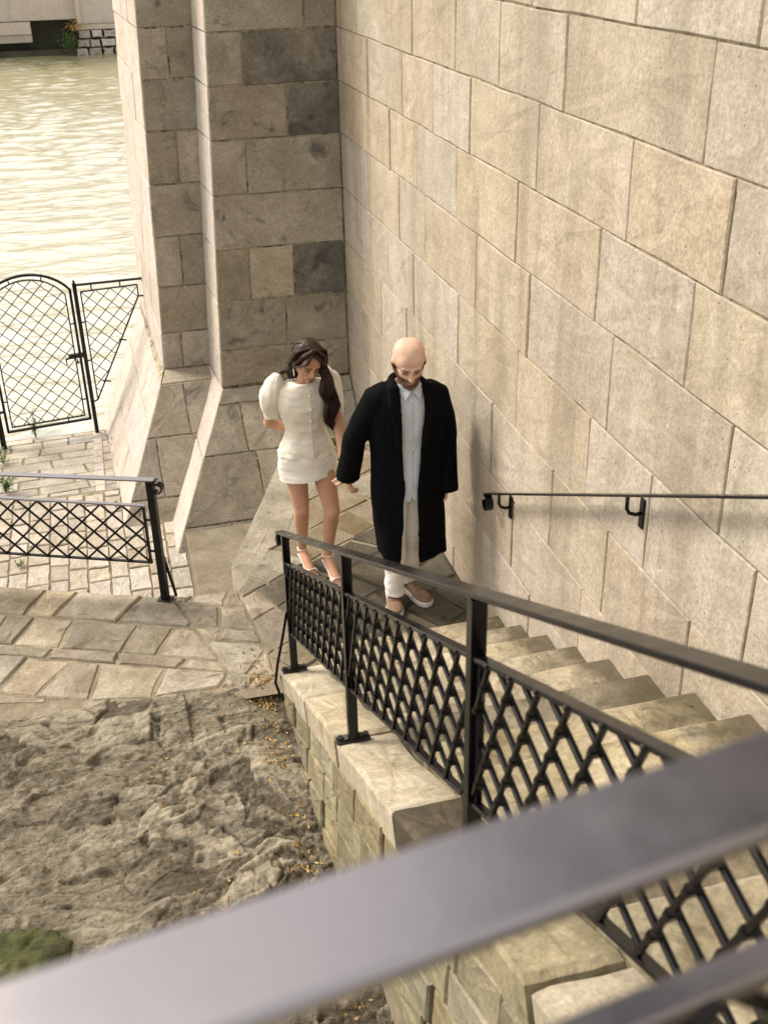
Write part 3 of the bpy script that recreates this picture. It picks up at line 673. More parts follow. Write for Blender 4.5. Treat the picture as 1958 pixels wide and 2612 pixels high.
hill = mk('far_bank_terrain', [(-200, 62, 4.5), (200, 62, 4.5), (260, 400, 30), (-260, 400, 30), (-200, 62, -4), (200, 62, -4)], [(0, 1, 2, 3), (0, 4, 5, 1)], M_ground); tag(hill, kind='structure')
bank = empty('river_bank_wall', (0, 61, -2)); tag(bank, 'far riverside wall with a dark opening and rubble footing across the water', 'wall')
mb = MB()
def boxm(mb, x0, x1, y0, y1, z0, z1):
    mb.add([(x0, y0, z0), (x1, y0, z0), (x1, y1, z0), (x0, y1, z0), (x0, y0, z1), (x1, y0, z1), (x1, y1, z1), (x0, y1, z1)], [(0, 3, 2, 1), (4, 5, 6, 7), (0, 1, 5, 4), (1, 2, 6, 5), (2, 3, 7, 6), (3, 0, 4, 7)])
boxm(mb, -60, .36, 59.9, 62, -.40, 6.0); boxm(mb, .36, 60, 59.75, 62, -.62, 6.0)
mb.build('upper_wall', M_bankwall, bank)
mb = MB(); boxm(mb, -2.75, -2.70, 59.86, 59.9, -.4, 5); boxm(mb, .34, .56, 59.66, 59.75, -.62, 5); mb.build('pilaster_strip', M_bankwall, bank)
mb = MB(); boxm(mb, -60, .4, 60.9, 62, -2.4, -.40); mb.build('dark_recess', M_bankdark, bank)
mb = MB(); boxm(mb, -60, -1.85, 59.8, 60.9, -.98, -.44); mb.build('ledge', M_bankwall, bank)
mb = MB(); boxm(mb, -60, -1.85, 59.9, 60.9, -1.35, -1.0); mb.build('stained_ledge', M_bank, bank)
mb = MB(); boxm(mb, -60, .3, 59.7, 60.9, -2.4, -1.72); mb.build('footing', M_bankdark, bank)
mb = MB(); boxm(mb, .25, 60, 59.5, 61, -.86, -.64); mb.build('coping', M_bank, bank)
for r in range(3):
    z0 = -2.05 + r * .40; x = .12 + r * .1
    while x < 6:
        wd = rng.uniform(.38, .75)
        tile_mesh('stone_block', [(x, 59.45, z0), (x + wd - .04, 59.45, z0), (x + wd - .04, 59.45, z0 + .36), (x, 59.45, z0 + .36)], (0, -1, 0), M_bank, bank, .5, .05, .05, seg=2, jit=.03); x += wd

# ================================================================== IRONWORK
def clip_seg(a, b, poly):
    """clip 2-D segment a-b to convex ccw polygon"""
    t0, t1 = 0.0, 1.0; dx, dy = b[0] - a[0], b[1] - a[1]; n = len(poly)
    for i in range(n):
        p, q = poly[i], poly[(i + 1) % n]; ex, ey = q[0] - p[0], q[1] - p[1]
        s = ex * (a[1] - p[1]) - ey * (a[0] - p[0]); ds = ex * dy - ey * dx
        if abs(ds) < 1e-9:
            if s < 0: return None
            continue
        t = -s / ds
        if ds > 0: t0 = max(t0, t)
        else: t1 = min(t1, t)
        if t0 >= t1: return None
    return (a[0] + dx * t0, a[1] + dy * t0), (a[0] + dx * t1, a[1] + dy * t1)
def lattice(parent, org, U, Nn, poly, ds, dt, out, bw, mat, collars=False, phase=0.0, collar_poly=None, minlen=.03, csz=.021, layer=.6):
    """two crossing families of bars in the plane org + U*s + Nn*t, trimmed to poly; out = unit normal towards the viewer's side"""
    org, U, Nn, out = Vector(org), Vector(U), Vector(Nn), Vector(out); poly = ccw(poly)
    S0 = min(p[0] for p in poly); S1 = max(p[0] for p in poly); T0 = min(p[1] for p in poly); T1 = max(p[1] for p in poly)
    k = ds / 2 / dt
    for fam in (1, -1):
        off = out * (-bw * layer * fam)
        i0 = int((S0 - (T1 - T0) * k) / ds) - 2; i1 = int((S1 + (T1 - T0) * k) / ds) + 2
        for i in range(i0, i1 + 1):
            s = i * ds + phase
            a = (s - fam * k * (T1 - T0) * 2, T0 - (T1 - T0) * 1) if False else (s, T1)
            L = (T1 - T0) * 1.02
            b = (s + fam * k * L, T1 - L)
            r = clip_seg((a[0] - fam * k * .3, a[1] + .3), (b[0] + fam * k * .3, b[1] - .3), poly)
            if not r: continue
            if math.hypot(r[1][0] - r[0][0], r[1][1] - r[0][1]) < minlen: continue
            A_ = org + U * r[0][0] + Nn * r[0][1] + off; B_ = org + U * r[1][0] + Nn * r[1][1] + off
            m = MB(); m.bar(A_, B_, bw, bw, out, bev=bw * .22); m.build('lattice_bar', mat, parent)
    if collars:
        cp = ccw(collar_poly or poly)
        rows = int(round((T1 - T0) / dt)); n = 0
        for r in range(1, rows):
            t = T1 - r * dt
            i0 = int(S0 / ds) - 3; i1 = int(S1 / ds) + 3
            for i in range(i0, i1):
                s = i * ds + phase + (ds / 2 if r % 2 else 0)
                if clip_seg((s - .001, t), (s + .001, t), cp) is None: continue
                c = org + U * s + Nn * t + out * (bw * .3)
                d = (U * k + Nn * 1).normalized()
                m = MB(); m.bar(c - d * csz * .42, c + d * csz * .42, csz, csz * 1.25, out, bev=csz * .25); m.build('collar', mat, parent)
def scroll_pts(c, r0, turns, start, u, v, n=26, shrink_=.62):
    c, u, v = Vector(c), Vector(u), Vector(v); P = []
    for i in range(n + 1):
        t = i / n; a = start + turns * 2 * math.pi * t; r = r0 * (1 - shrink_ * t); P.append(c + u * (math.cos(a) * r) + v * (math.sin(a) * r))
    return P
def flatbar(mb, pts, width, thick, side):
    """flat strip: width along side, thin across"""
    side = Vector(side).normalized(); pts = [Vector(p) for p in pts]; V = []
    for i, p in enumerate(pts):
        d = (pts[min(i + 1, len(pts) - 1)] - pts[max(i - 1, 0)]).normalized(); nn = d.cross(side).normalized()
        for a, b in ((-1, -1), (1, -1), (1, 1), (-1, 1)): V.append(p + side * (a * width / 2) + nn * (b * thick / 2))
    F = [(3, 2, 1, 0)]; n = len(pts)
    for i in range(n - 1):
        for k in range(4):
            j = (k + 1) % 4; F.append((i * 4 + k, i * 4 + j, i * 4 + 4 + j, i * 4 + 4 + k))
    F.append(tuple((n - 1) * 4 + k for k in range(4))); mb.add(V, F)

PIT = Vector((0, -.896, .443)).normalized()     # up the flight
RX = .70
def rail_z(y): return .95 + (5.01 - y) * .4955
def pitch_pt(y, dz=0, x=RX): return Vector((x, y, rail_z(y) + dz))
# ---- railing of the main staircase
sr = empty('stair_railing', (RX, 4.8, .167)); tag(sr, 'black iron stair railing with collared lattice panels climbing towards the viewer', 'railing')
mb = MB(); mb.bar(pitch_pt(5.03), pitch_pt(.42), .05, .013, (0, .443, .896), bev=.002)
mb.build('handrail', M_iron, sr)
mb = MB(); flatbar(mb, scroll_pts(pitch_pt(5.03) + Vector((0, 0, -.042)), .042, .9, math.pi / 2 - .3, Vector((0, 1, 0)), Vector((0, 0, 1))), .05, .009, (1, 0, 0)); mb.build('scroll_end', M_iron, sr)
PY = [4.87, 3.37, 1.945, .50]
for i, y in enumerate(PY):
    zf_ = zc(y) + .004
    p = empty if False else None
    mb = MB(); mb.bar((RX, y, zf_ - .01), (RX, y, rail_z(y) - .008), .038, .038, (0, 1, 0), bev=.002); post = mb.build('post', M_iron, sr)
    mb = MB(); mb.bar((RX - .068, y - .002, zf_ + .006), (RX + .068, y - .002, zf_ + .006), .045, .010, (0, 0, 1), bev=.002)
    for sx in (-1, 1):
        mb.bar((RX + sx * .052, y - .002, zf_ + .008), (RX + sx * .052, y - .002, zf_ + .026), .022, .022, (0, 1, 0), bev=.005)
        mb.bar((RX + sx * .022, y - .002, zf_ + .022), (RX + sx * .05, y - .002, zf_ + .012), .03, .006, (0, 0, 1))
    mb.build('base_plate', M_iron_s, sr)
mb = MB(); stp = [(RX - .02, 4.87, .54), (RX - .045, 4.88, .40), (RX - .085, 4.90, .20), (RX - .105, 4.91, .06), (RX - .09, 4.89, .0), (RX - .055, 4.85, -.04)]
mb.tube(stp, .008, 8); mb.build('stay_bar', M_iron, sr)
PT_ = Vector((0, PIT.y, PIT.z)); NNv = Vector((0, -PT_.z, PT_.y)); NNv = -NNv if NNv.z < 0 else NNv
for pi_, (ya, yb) in enumerate(((4.84, 3.40), (3.34, 1.975), (1.915, .53))):
    org = pitch_pt(ya, -.175)                      # top corner of the panel at the lower post
    T = .394; Ls = (ya - yb) / -PT_.y
    sk = -NNv.y / PT_.y                              # vertical ends in (s, t)
    def st(y, dz):                                   # world y and drop below the top bar -> (s, t)
        v = Vector((0, y - ya, rail_z(y) - .175 - dz - org.z)); return (v.dot(PT_), v.dot(NNv))
    V4 = [st(ya, .44), st(yb, .44), st(yb, 0), st(ya, 0)]
    T = V4[3][1] - V4[0][1]
    lattice(sr, org, PT_, NNv, V4, .153, abs(T) / 6, (-1, 0, 0), .0125, M_iron, collars=True, phase=.05 + .02 * pi_, csz=.019, layer=.62)
    mb = MB(); mb.bar(pitch_pt(ya + .035, -.175), pitch_pt(yb - .035, -.175), .030, .012, (0, .443, .896), bev=.002); mb.build('panel_top_bar', M_iron, sr)
    mb = MB(); mb.bar(pitch_pt(ya + .035, -.615), pitch_pt(yb - .035, -.615), .026, .012, (0, .443, .896), bev=.002); mb.build('panel_bottom_bar', M_iron, sr)
    for yy in (ya - .004, yb + .004):
        mb = MB(); mb.bar((RX, yy, rail_z(yy) - .615), (RX, yy, rail_z(yy) - .175), .012, .022, (0, 1, 0)); mb.build('panel_side_bar', M_iron, sr)
    n = int(Ls / .153)
    for i in range(n + 1):
        s = .05 + .02 * pi_ + i * .153
        if s > Ls: break
        c = org + PT_ * s + Vector((-.017, 0, -.0)); m = MB(); m.ell(c, (.006, .006, .006), 8, 5); m.build('rivet', M_iron_s, sr, smooth=True)

# ---- handrail fixed to the wall
wr = empty('wall_handrail', (1.88, 4.9, 1.0)); tag(wr, 'thin black iron handrail on brackets fixed to the tall block wall', 'handrail')
def wz(y): return .945 + (5.12 - y) * .497
mb = MB(); mb.bar((1.88, 5.12, wz(5.12)), (1.88, -.6, wz(-.6)), .04, .010, (0, .443, .896), bev=.002); mb.build('rail', M_iron, wr)
mb = MB(); flatbar(mb, scroll_pts(Vector((1.88, 5.10, wz(5.12) - .05)), .05, .85, math.pi / 2 - .2, Vector((0, 1, 0)), Vector((0, 0, 1)), shrink_=.5), .04, .010, (1, 0, 0)); mb.build('scroll_end', M_iron, wr)
for y in (4.906, 3.483, 2.06, .64):
    z = wz(y) - .055
    mb = MB(); mb.tube([(1.94, y, z - .035), (1.915, y + .005, z - .04), (1.89, y + .012, z - .032), (1.88, y + .015, z - .012), (1.88, y + .016, wz(y) - .006)], .0085, 8); br = mb.build('bracket', M_iron, wr, smooth=True)
    mb = MB(); mb.bar((WX - .006, y, z - .10), (WX - .006, y, z + .03), .012, .035, (0, 1, 0), bev=.003); mb.build('wall_plate', M_iron, br)

# ---- railing along the terrace edge
ed = Vector((-.9185, .3955, 0)); e0 = Vector((.081, 6.03, 0)); zup = Vector((0, 0, 1)); eo = Vector((-ed.y, ed.x, 0)); eo = eo if eo.y < 0 else -eo
tr = empty('terrace_railing', tuple(e0)); tag(tr, 'black iron railing with plain diamond lattice along the terrace edge above the river steps', 'railing')
def ep(s, z): return e0 + ed * s + zup * z
mb = MB(); mb.bar(ep(-.03, .857), ep(3.3, .81), .045, .012, (0, 0, 1), bev=.002); mb.build('handrail', M_rail_fg, tr)
mb = MB(); flatbar(mb, scroll_pts(ep(-.045, .857 - .048), .048, 1.15, math.pi / 2, -ed, zup, shrink_=.6), .045, .009, eo); mb.build('scroll_end', M_iron, tr)
for s in (0, 1.62, 3.2):
    mb = MB(); mb.bar(ep(s, -.02), ep(s, .85), .045, .045, eo, bev=.002); mb.build('post', M_iron, tr)
    mb = MB(); mb.bar(ep(s, .40) - eo * .02, ep(s - .05, .0) - eo * .06, .014, .014, eo); mb.build('stay_bar', M_iron, tr)
    mb = MB(); mb.bar(ep(s, 0), ep(s, .014), .09, .075, eo, bev=.004); mb.build('base_plate', M_iron_s, tr)
for a, b in ((.062, 1.55), (1.69, 3.14)):
    zt_, zb_ = .672, .282
    lattice(tr, ep(0, 0), ed, zup, [(a, zb_), (b, zb_), (b, zt_), (a, zt_)], .136, (zt_ - zb_) / 6, eo, .0125, M_iron, phase=a, layer=.4)
    mb = MB(); mb.bar(ep(a - .01, zt_ + .005), ep(b + .01, zt_ + .005), .024, .012, (0, 0, 1), bev=.002); mb.build('panel_top_bar', M_rail_fg, tr)
    mb = MB(); mb.bar(ep(a - .01, zb_ - .005), ep(b + .01, zb_ - .005), .020, .012, (0, 0, 1), bev=.002); mb.build('panel_bottom_bar', M_iron, tr)
    for s in (a, b):
        mb = MB(); mb.bar(ep(s, zb_), ep(s, zt_), .014, .018, eo); mb.build('panel_side_bar', M_iron, tr)
        for z in (.36, .58):
            mb = MB(); mb.bar(ep(s, z), ep(s - .06 if s == a else s + .07, z), .012, .010, eo); mb.build('panel_lug', M_iron, tr)

# ---- railing the photographer leans on
fr = empty('foreground_railing', (.1, .29, 2.5)); tag(fr, 'close out of focus dark railing with a broad flat glossy top bar crossing the bottom', 'railing')
f0 = Vector((-.0785, .289, 3.435)); fd = Vector((.99, .137, 0)).normalized(); fo = Vector((-fd.y, fd.x, 0)); fz = Vector((0, 0, 1))
def fp(s, z): return f0 + fd * s + fz * (z - 3.435)
mb = MB(); mb.bar(fp(-1.3, 3.435), fp(.745, 3.435), .057, .012, (0, 0, 1), bev=.003); mb.build('handrail', M_rail_fg, fr)
for s in (-1.2, .70):
    mb = MB(); mb.bar(fp(s, 2.5), fp(s, 3.43), .04, .04, fo, bev=.002); mb.build('post', M_iron, fr)
zt_, zb_ = 3.300, 2.87
lattice(fr, fp(0, 3.435) - fz * 3.435, fd, fz, [(-1.17, zb_), (.67, zb_), (.67, zt_), (-1.17, zt_)], .153, (zt_ - zb_) / 6, -fo, .0125, M_iron, phase=.03, collars=True)
mb = MB(); mb.bar(fp(-1.18, zt_), fp(.68, zt_), .020, .014, (0, 0, 1), bev=.002); mb.build('panel_top_bar', M_rail_fg, fr)
mb = MB(); mb.bar(fp(-1.18, zb_), fp(.68, zb_), .026, .012, (0, 0, 1), bev=.002); mb.build('panel_bottom_bar', M_iron, fr)

# ---- river gate
gd = Vector((.9906, .1370, 0)).normalized(); g0 = Vector((-1.168, 10.761, 0)); go = Vector((gd.y, -gd.x, 0))
def gp(s, z): return g0 + gd * s + Vector((0, 0, z))
gate = empty('river_gate', tuple(gp(.41, -.80))); tag(gate, 'arched black iron gate with fine diamond mesh, closed at the water', 'gate')
def arch(s0, s1, zs_, zt_, n=18):
    c = (s0 + s1) / 2; hw = (s1 - s0) / 2; out = []
    for i in range(n + 1):
        a = math.radians(148 - (148 - 32) * i / n); k = math.cos(math.radians(32)); q = math.sin(math.radians(32))
        out.append((c + hw * math.cos(a) / k, zs_ + (zt_ - zs_) * (math.sin(a) - q) / (1 - q)))
    return out
ao = arch(0, .815, .644, .838); ai = arch(.045, .765, .600, .790)
mb = MB()
flatbar(mb, [gp(s, z) for s, z in ao], .03, .022, go)
mb.bar(gp(0, .65), gp(0, -.72), .026, .022, go); mb.bar(gp(.815, .65), gp(.815, -.72), .026, .022, go); mb.bar(gp(-.01, -.72), gp(.826, -.72), .022, .026, go)
mb.build('outer_frame', M_iron, gate)
mb = MB(); flatbar(mb, [gp(s, z) for s, z in ai], .02, .012, go)
mb.bar(gp(.045, .60), gp(.045, -.676), .013, .016, go); mb.bar(gp(.765, .60), gp(.765, -.676), .013, .016, go); mb.bar(gp(.04, -.676), gp(.77, -.676), .013, .016, go)
mb.build('inner_frame', M_iron, gate)
for s, z, s2, z2 in ((.25, -.72, .25, -.676), (.6, -.72, .6, -.676), (0, .3, .045, .3), (0, -.4, .045, -.4), (.765, .3, .815, .3), (.765, -.1, .815, -.1), (.765, -.5, .815, -.5), (.27, .765, .26, .81), (.56, .765, .57, .81)):
    mb = MB(); mb.bar(gp(s, z), gp(s2, z2), .012, .012, go); mb.build('spacer', M_iron, gate)
lattice(gate, gp(0, 0), gd, zup, [(.045, -.676), (.765, -.676), (.765, .60)] + [(s, z) for s, z in ai[::-1][1:-1:3]] + [(.045, .60)], .1425, .07125, go, .0078, M_iron, phase=.045)
mb = MB(); mb.bar(gp(.70, -.03), gp(.85, -.03), .045, .05, go, bev=.006); mb.bar(gp(.665, -.045) + go * .03, gp(.75, -.03) + go * .03, .018, .016, go, bev=.004); mb.bar(gp(.67, -.045) + go * .03, gp(.672, -.10) + go * .03, .012, .012, go); mb.bar(gp(.78, -.06) + go * .03, gp(.78, -.11) + go * .03, .012, .012, go)
mb.build('lock', M_iron, gate)
gpo = empty('gate_side_panel', tuple(gp(.86, -.93))); tag(gpo, 'black post with a triangular diamond mesh panel filling the gap to the pier', 'fence panel')
mb = MB(); mb.bar(gp(.862, -.97), gp(.862, .70), .038, .038, go, bev=.003); mb.ell(gp(.862, .715), (.012, .012, .018), 8, 6); mb.build('post', M_iron, gpo)
mb = MB(); mb.bar(gp(.85, .680), gp(1.52, .662), .026, .020, (0, 0, 1), bev=.002); mb.bar(gp(1.515, .665), gp(1.53, .61), .014, .014, go); mb.build('top_rail', M_iron, gpo)
tri = [(.913, .607), (.92, -.53), (1.465, .49), (1.467, .607)]
mb = MB()
for a, b in zip(tri, tri[1:] + tri[:1]): mb.bar(gp(*a), gp(*b), .013, .016, go)
mb.build('panel_frame', M_iron, gpo)
lattice(gpo, gp(0, 0), gd, zup, tri, .1425, .07125, go, .0078, M_iron, phase=.056)
for s, z, s2, z2 in ((1.293, .053, 1.22, .075), (1.079, -.356, 1.0, -.335), (1.53, .485, 1.46, .49), (.862, .3, .913, .3), (.862, -.1, .913, -.1), (.862, -.55, .92, -.53), (1.02, .607, 1.02, .67), (1.3, .607, 1.3, .665)):
    mb = MB(); mb.bar(gp(s, z), gp(s2, z2), .013, .013, go); mb.build('fixing_pin', M_iron, gpo)
gpl = empty('gate_post', tuple(gp(-.06, -.95))); tag(gpl, 'dark stout gate post at the left frame edge carrying the arched gate', 'post')
mb = MB(); mb.bar(gp(-.07, -1.0), gp(-.07, .70), .055, .055, go, bev=.004); mb.build('post_shaft', M_iron, gpl)
for z in (-.5, .45):
    mb = MB(); mb.bar(gp(-.05, z), gp(0, z), .02, .03, go); mb.build('hinge', M_iron, gpl)

# ================================================================== PLANTS, LEAVES
def leaf_mat(name, c1, c2):
    m, nt, b = new_mat(name); oi = N(nt, 'ShaderNodeNewGeometry'); c = mixn(nt, oi.outputs['Random Per Island'], c1, c2)
    nt.links.new(c, b.inputs['Base Color']); b.inputs['Roughness'].default_value = .6; return m
M_leaf = leaf_mat('leaf_green', (.035, .085, .015), (.10, .17, .035)); M_dead = leaf_mat('dead_leaf', (.30, .14, .025), (.50, .32, .08)); M_dead2 = leaf_mat('dead_leaf_dull', (.16, .09, .03), (.42, .27, .10))
M_moss = leaf_mat('moss_leaf', (.035, .05, .010), (.10, .115, .025))
def leaf(mb, p, L, wd, yaw, pitch, curl=.2):
    p = Vector(p); d = Vector((math.cos(yaw) * math.cos(pitch), math.sin(yaw) * math.cos(pitch), math.sin(pitch))); s = Vector((-math.sin(yaw), math.cos(yaw), 0)); n = s.cross(d)
    V = [p, p + d * L * .5 + s * wd / 2 + n * wd * curl, p + d * L - n * wd * curl, p + d * L * .5 - s * wd / 2 + n * wd * curl, p + d * L * .5 - n * wd * .05]
    mb.add(V, [(0, 4, 1), (4, 2, 1), (0, 3, 4), (4, 3, 2)])
def weed(name, loc, h, n, label, spread=.06, L=.03):
    t = empty(name, loc); tag(t, label, 'plant', 'weeds growing out of the stone joints'); st_ = MB(); lf_ = MB()
    for i in range(n):
        a = rng.uniform(0, 6.28); r = rng.uniform(0, spread); top = Vector(loc) + Vector((math.cos(a) * r, math.sin(a) * r, h * rng.uniform(.4, 1)))
        st_.tube([loc, Vector(loc).lerp(top, .5) + Vector((0, 0, .01)), top], .0015, 4)
        for k in range(4):
            q = Vector(loc).lerp(top, rng.uniform(.3, 1)); leaf(lf_, q, L * rng.uniform(.6, 1.3), L * .4, rng.uniform(0, 6.28), rng.uniform(-.2, .9))
    st_.build('stem', M_leaf, t); lf_.build('foliage', M_leaf, t)
weed('weed', (1.60, 7.9, 0.0), .16, 16, 'small bright green weed in the corner behind the couple', .12, .05)
weed('weed', (-.93, 10.93, -.905), .34, 14, 'tall thin green weed growing at the quay edge behind the gate', .07, .045)
weed('weed', (-.17, 10.4, -.86), .10, 10, 'low green tuft beside the side panel post of the gate', .08, .03)
weed('weed', (-.20, 8.8, -.72), .07, 8, 'tiny green tuft at the foot of the flared pier base', .04, .03)
weed('weed', (-.98, 8.0, -.72), .05, 8, 'tiny green weed between the pale setts under the railing', .05, .03)
weed('weed', (-1.16, 9.5, -.78), .20, 22, 'leafy green weed clump at the left edge above the railing', .16, .05)
weed('weed', (-1.22, 10.3, -.85), .16, 18, 'green weed tuft at the foot of the stout gate post', .12, .04)
bush = empty('bush', (-.05, 59.6, -1.6)); tag(bush, 'green and orange bush growing out of the far river wall', 'bush')
for nm, mt, c0, n in (('green_foliage', M_leaf, (-.15, 59.3, -1.35), 260), ('orange_foliage', M_dead, (.25, 59.3, -.72), 120)):
    m = MB()
    for i in range(n):
        q = (c0[0] + rng.gauss(0, .2), c0[1] + rng.gauss(0, .15), c0[2] + rng.gauss(0, .2 if nm[0] == 'g' else .12)); leaf(m, q, .12, .07, rng.uniform(0, 6.28), rng.uniform(-.6, .9))
    m.build(nm, mt, bush)
def scatter(name, mat, pts, L=.028):
    m = MB()
    for p in pts: leaf(m, p, L * rng.uniform(.5, 1.3), L * rng.uniform(.35, .7), rng.uniform(0, 6.28), rng.uniform(-.15, .35), rng.uniform(.1, .6))
    o = m.build(name, mat, None); return o
P = []
for cy, cx, n, sp in ((5.02, .52, 130, .07), (4.85, .56, 70, .05), (4.55, .56, 60, .06), (4.3, .54, 60, .06), (3.9, .56, 30, .05), (3.55, .50, 50, .06), (3.3, .46, 60, .05), (3.0, .55, 60, .05), (2.6, .58, 60, .06), (2.2, .55, 50, .07), (1.6, .52, 60, .1), (1.3, .3, 60, .12), (3.75, .0, 12, .12), (3.2, -.1, 60, .07), (3.4, .16, 30, .06), (4.3, -.1, 25, .06), (4.6, .3, 60, .16), (2.5, -.1, 20, .05), (3.5, .4, 30, .15)):
    for i in range(n):
        x = cx + rng.gauss(0, sp); y = cy + rng.gauss(0, sp * 1.6)
        if x < .59: P.append((x, y, max(rock_z(x, y), 0 if y > 5 else -9) + .004))
P = [p for p in P if rng.random() < (.60 if p[0] > .44 else .18)]
P = P + [(a + rng.gauss(0, .02), b + rng.gauss(0, .03), c) for a, b, c in P if a < .57]
P = [(a, b, max(c, rock_z(a, b) + .003)) for a, b, c in P if a < .6]
dl = scatter('fallen_leaves', M_dead2, P[::2], .026); tag(dl, kind='stuff')
dl = scatter('fallen_leaves', M_dead, P[1::2], .022); tag(dl, kind='stuff')
P = []
for k in range(15):
    for i in range(26):
        y = YN - RUN * (k + 1) + abs(rng.gauss(0, .10)); x = WX - .015 - abs(rng.gauss(0, .035)); P.append((x, y, RISE * (k + 1) + .004))
for i in range(60): P.append((rng.uniform(.8, 1.9), rng.uniform(5.1, 8), .004))
dl = scatter('step_leaves', M_dead2, P, .02); tag(dl, kind='stuff')
M_mossrock = stone('mossy_rock_stone', (.035, .042, .014), (.065, .072, .028), (.15, .13, .075), stain=(.02, .018, .012), stain_amt=.8, var=.1, bump=1.0, big=6, stain_lo=.5)
zr = rock_z(-.74, 3.30)
mr = tile_mesh('mossy_rock', [(-1.05, 3.16, zr + .03), (-.70, 3.12, zr + .05), (-.50, 3.22, zr + .055), (-.46, 3.36, zr + .03), (-.62, 3.47, zr + .035), (-.95, 3.50, zr + .02)], (0, 0, 1), M_mossrock, None, .16, .03, .018, seg=4, jit=.02)
mr.data.polygons.foreach_set('use_smooth', [True] * len(mr.data.polygons)); mm_ = mr.modifiers.new('s', 'SUBSURF'); mm_.levels = 2; evaluated(mr); wrinkle(mr, .014, 9, (1, 1, 1), 3); wrinkle(mr, .006, 30, (1, 1, 1), 5)
tag(mr, 'flat dark mossy rock lying on the bedrock at the lower left edge', 'rock')
P = []
for i in range(90):
    x, y = -.72 + rng.gauss(0, .10), 3.30 + rng.gauss(0, .09); P.append((x, y, rock_z(x, y) + .001))
dl = scatter('moss_patch', M_moss, P, .009); tag(dl, kind='stuff')

# ================================================================== PEOPLE
def rot_m(pitch, yaw, roll):
    """pitch>0 drops the chin (face looks along -Y), yaw>0 turns the face towards +X, roll tilts"""
    return (Matrix.Rotation(yaw, 3, 'Z') @ Matrix.Rotation(pitch, 3, 'X') @ Matrix.Rotation(roll, 3, 'Y'))
def skin_mat(name, col, pink):
    m, nt, b, c, v = plain(name, col, rough=.6, spec=.25, sss=.12, var=.07, vs=14, bumps=(120, .12, .002))
    n = noise_node(nt, v, 5, 3); c2 = mixn(nt, mapr(nt, n.outputs[0], .35, .75, 0, .3), c, pink); 
    for at_, col_, f_ in (('lash_shade', (.16, .085, .055), .8), ('brow', (.10, .055, .033), .85), ('lip', (.44, .17, .14), .7), ('beard', (.075, .034, .018), 1.0)):
        a_ = N(nt, 'ShaderNodeAttribute', attribute_name=at_); c2 = mixn(nt, math_n(nt, 'MULTIPLY', a_.outputs['Fac'], f_), c2, col_)
    nt.links.new(c2, b.inputs['Base Color']); return m
M_skin_w = skin_mat('skin_tanned', (.50, .29, .185), (.56, .28, .19)); M_skin_m = skin_mat('skin_fair', (.60, .40, .30), (.62, .34, .26))
M_hair = plain('brown_hair', (.026, .011, .006), .5, spec=.28, var=.5, vs=26)[0]
def head_parts(mb, c, R, s=1.0, male=True):
    c = Vector(c)
    def P(x, y, z): return c + R @ (Vector((x, y, z)) * s)
    def E(x, y, z, rx, ry, rz): mb.ell(P(x, y, z), (rx * s, ry * s, rz * s), 20, 14, R)
    E(0, .016, .024, .079, .094, .086); E(0, -.026, -.030, .064, .060, .078)
    for q in (-1, 1): E(q * .016, .020, .038, .064, .084, .070); E(q * .020, -.020, .040, .048, .056, .048)
    E(0, -.062, -.098, .028 if male else .020, .026, .022)
    k = 1.0 if male else .72
    if male: E(0, -.058, -.098, .040, .034, .028)
    for q in (-1, 1):
        mb.capsule(P(q * (.060 if male else .054), .008, -.045), P(q * .024, -.054, -.096), .021 * s * (1 if male else .9), .018 * s)
        mb.capsule(P(q * .010, -.084, .021), P(q * .044, -.072, .024), .0085 * s * k, .009 * s * k, 10)
        E(q * .030, -.070, .000, .0140, .0105, .0100)
        E(q * .036, -.050, -.038, .024, .021, .028)
        E(q * .079, .010, -.006, .010, .021, .031)
    mb.capsule(P(0, -.082, .014), P(0, -.104, -.028), .0080 * s * k, .0115 * s * k, 10)
    E(-.009, -.094, -.032, .0080 * k, .009, .007); E(.009, -.094, -.032, .0080 * k, .009, .007)
    mb.capsule(P(-.018, -.083, -.059), P(.018, -.083, -.059), .0060 * s, .0060 * s, 10); mb.capsule(P(-.014, -.083, -.068), P(.014, -.083, -.068), .0072 * s, .0072 * s, 10)
    E(0, -.074, -.055, .034, .020, .024)
def sst(a, b, x):
    t = max(0.0, min(1.0, (x - a) / (b - a))); return t * t * (3 - 2 * t)
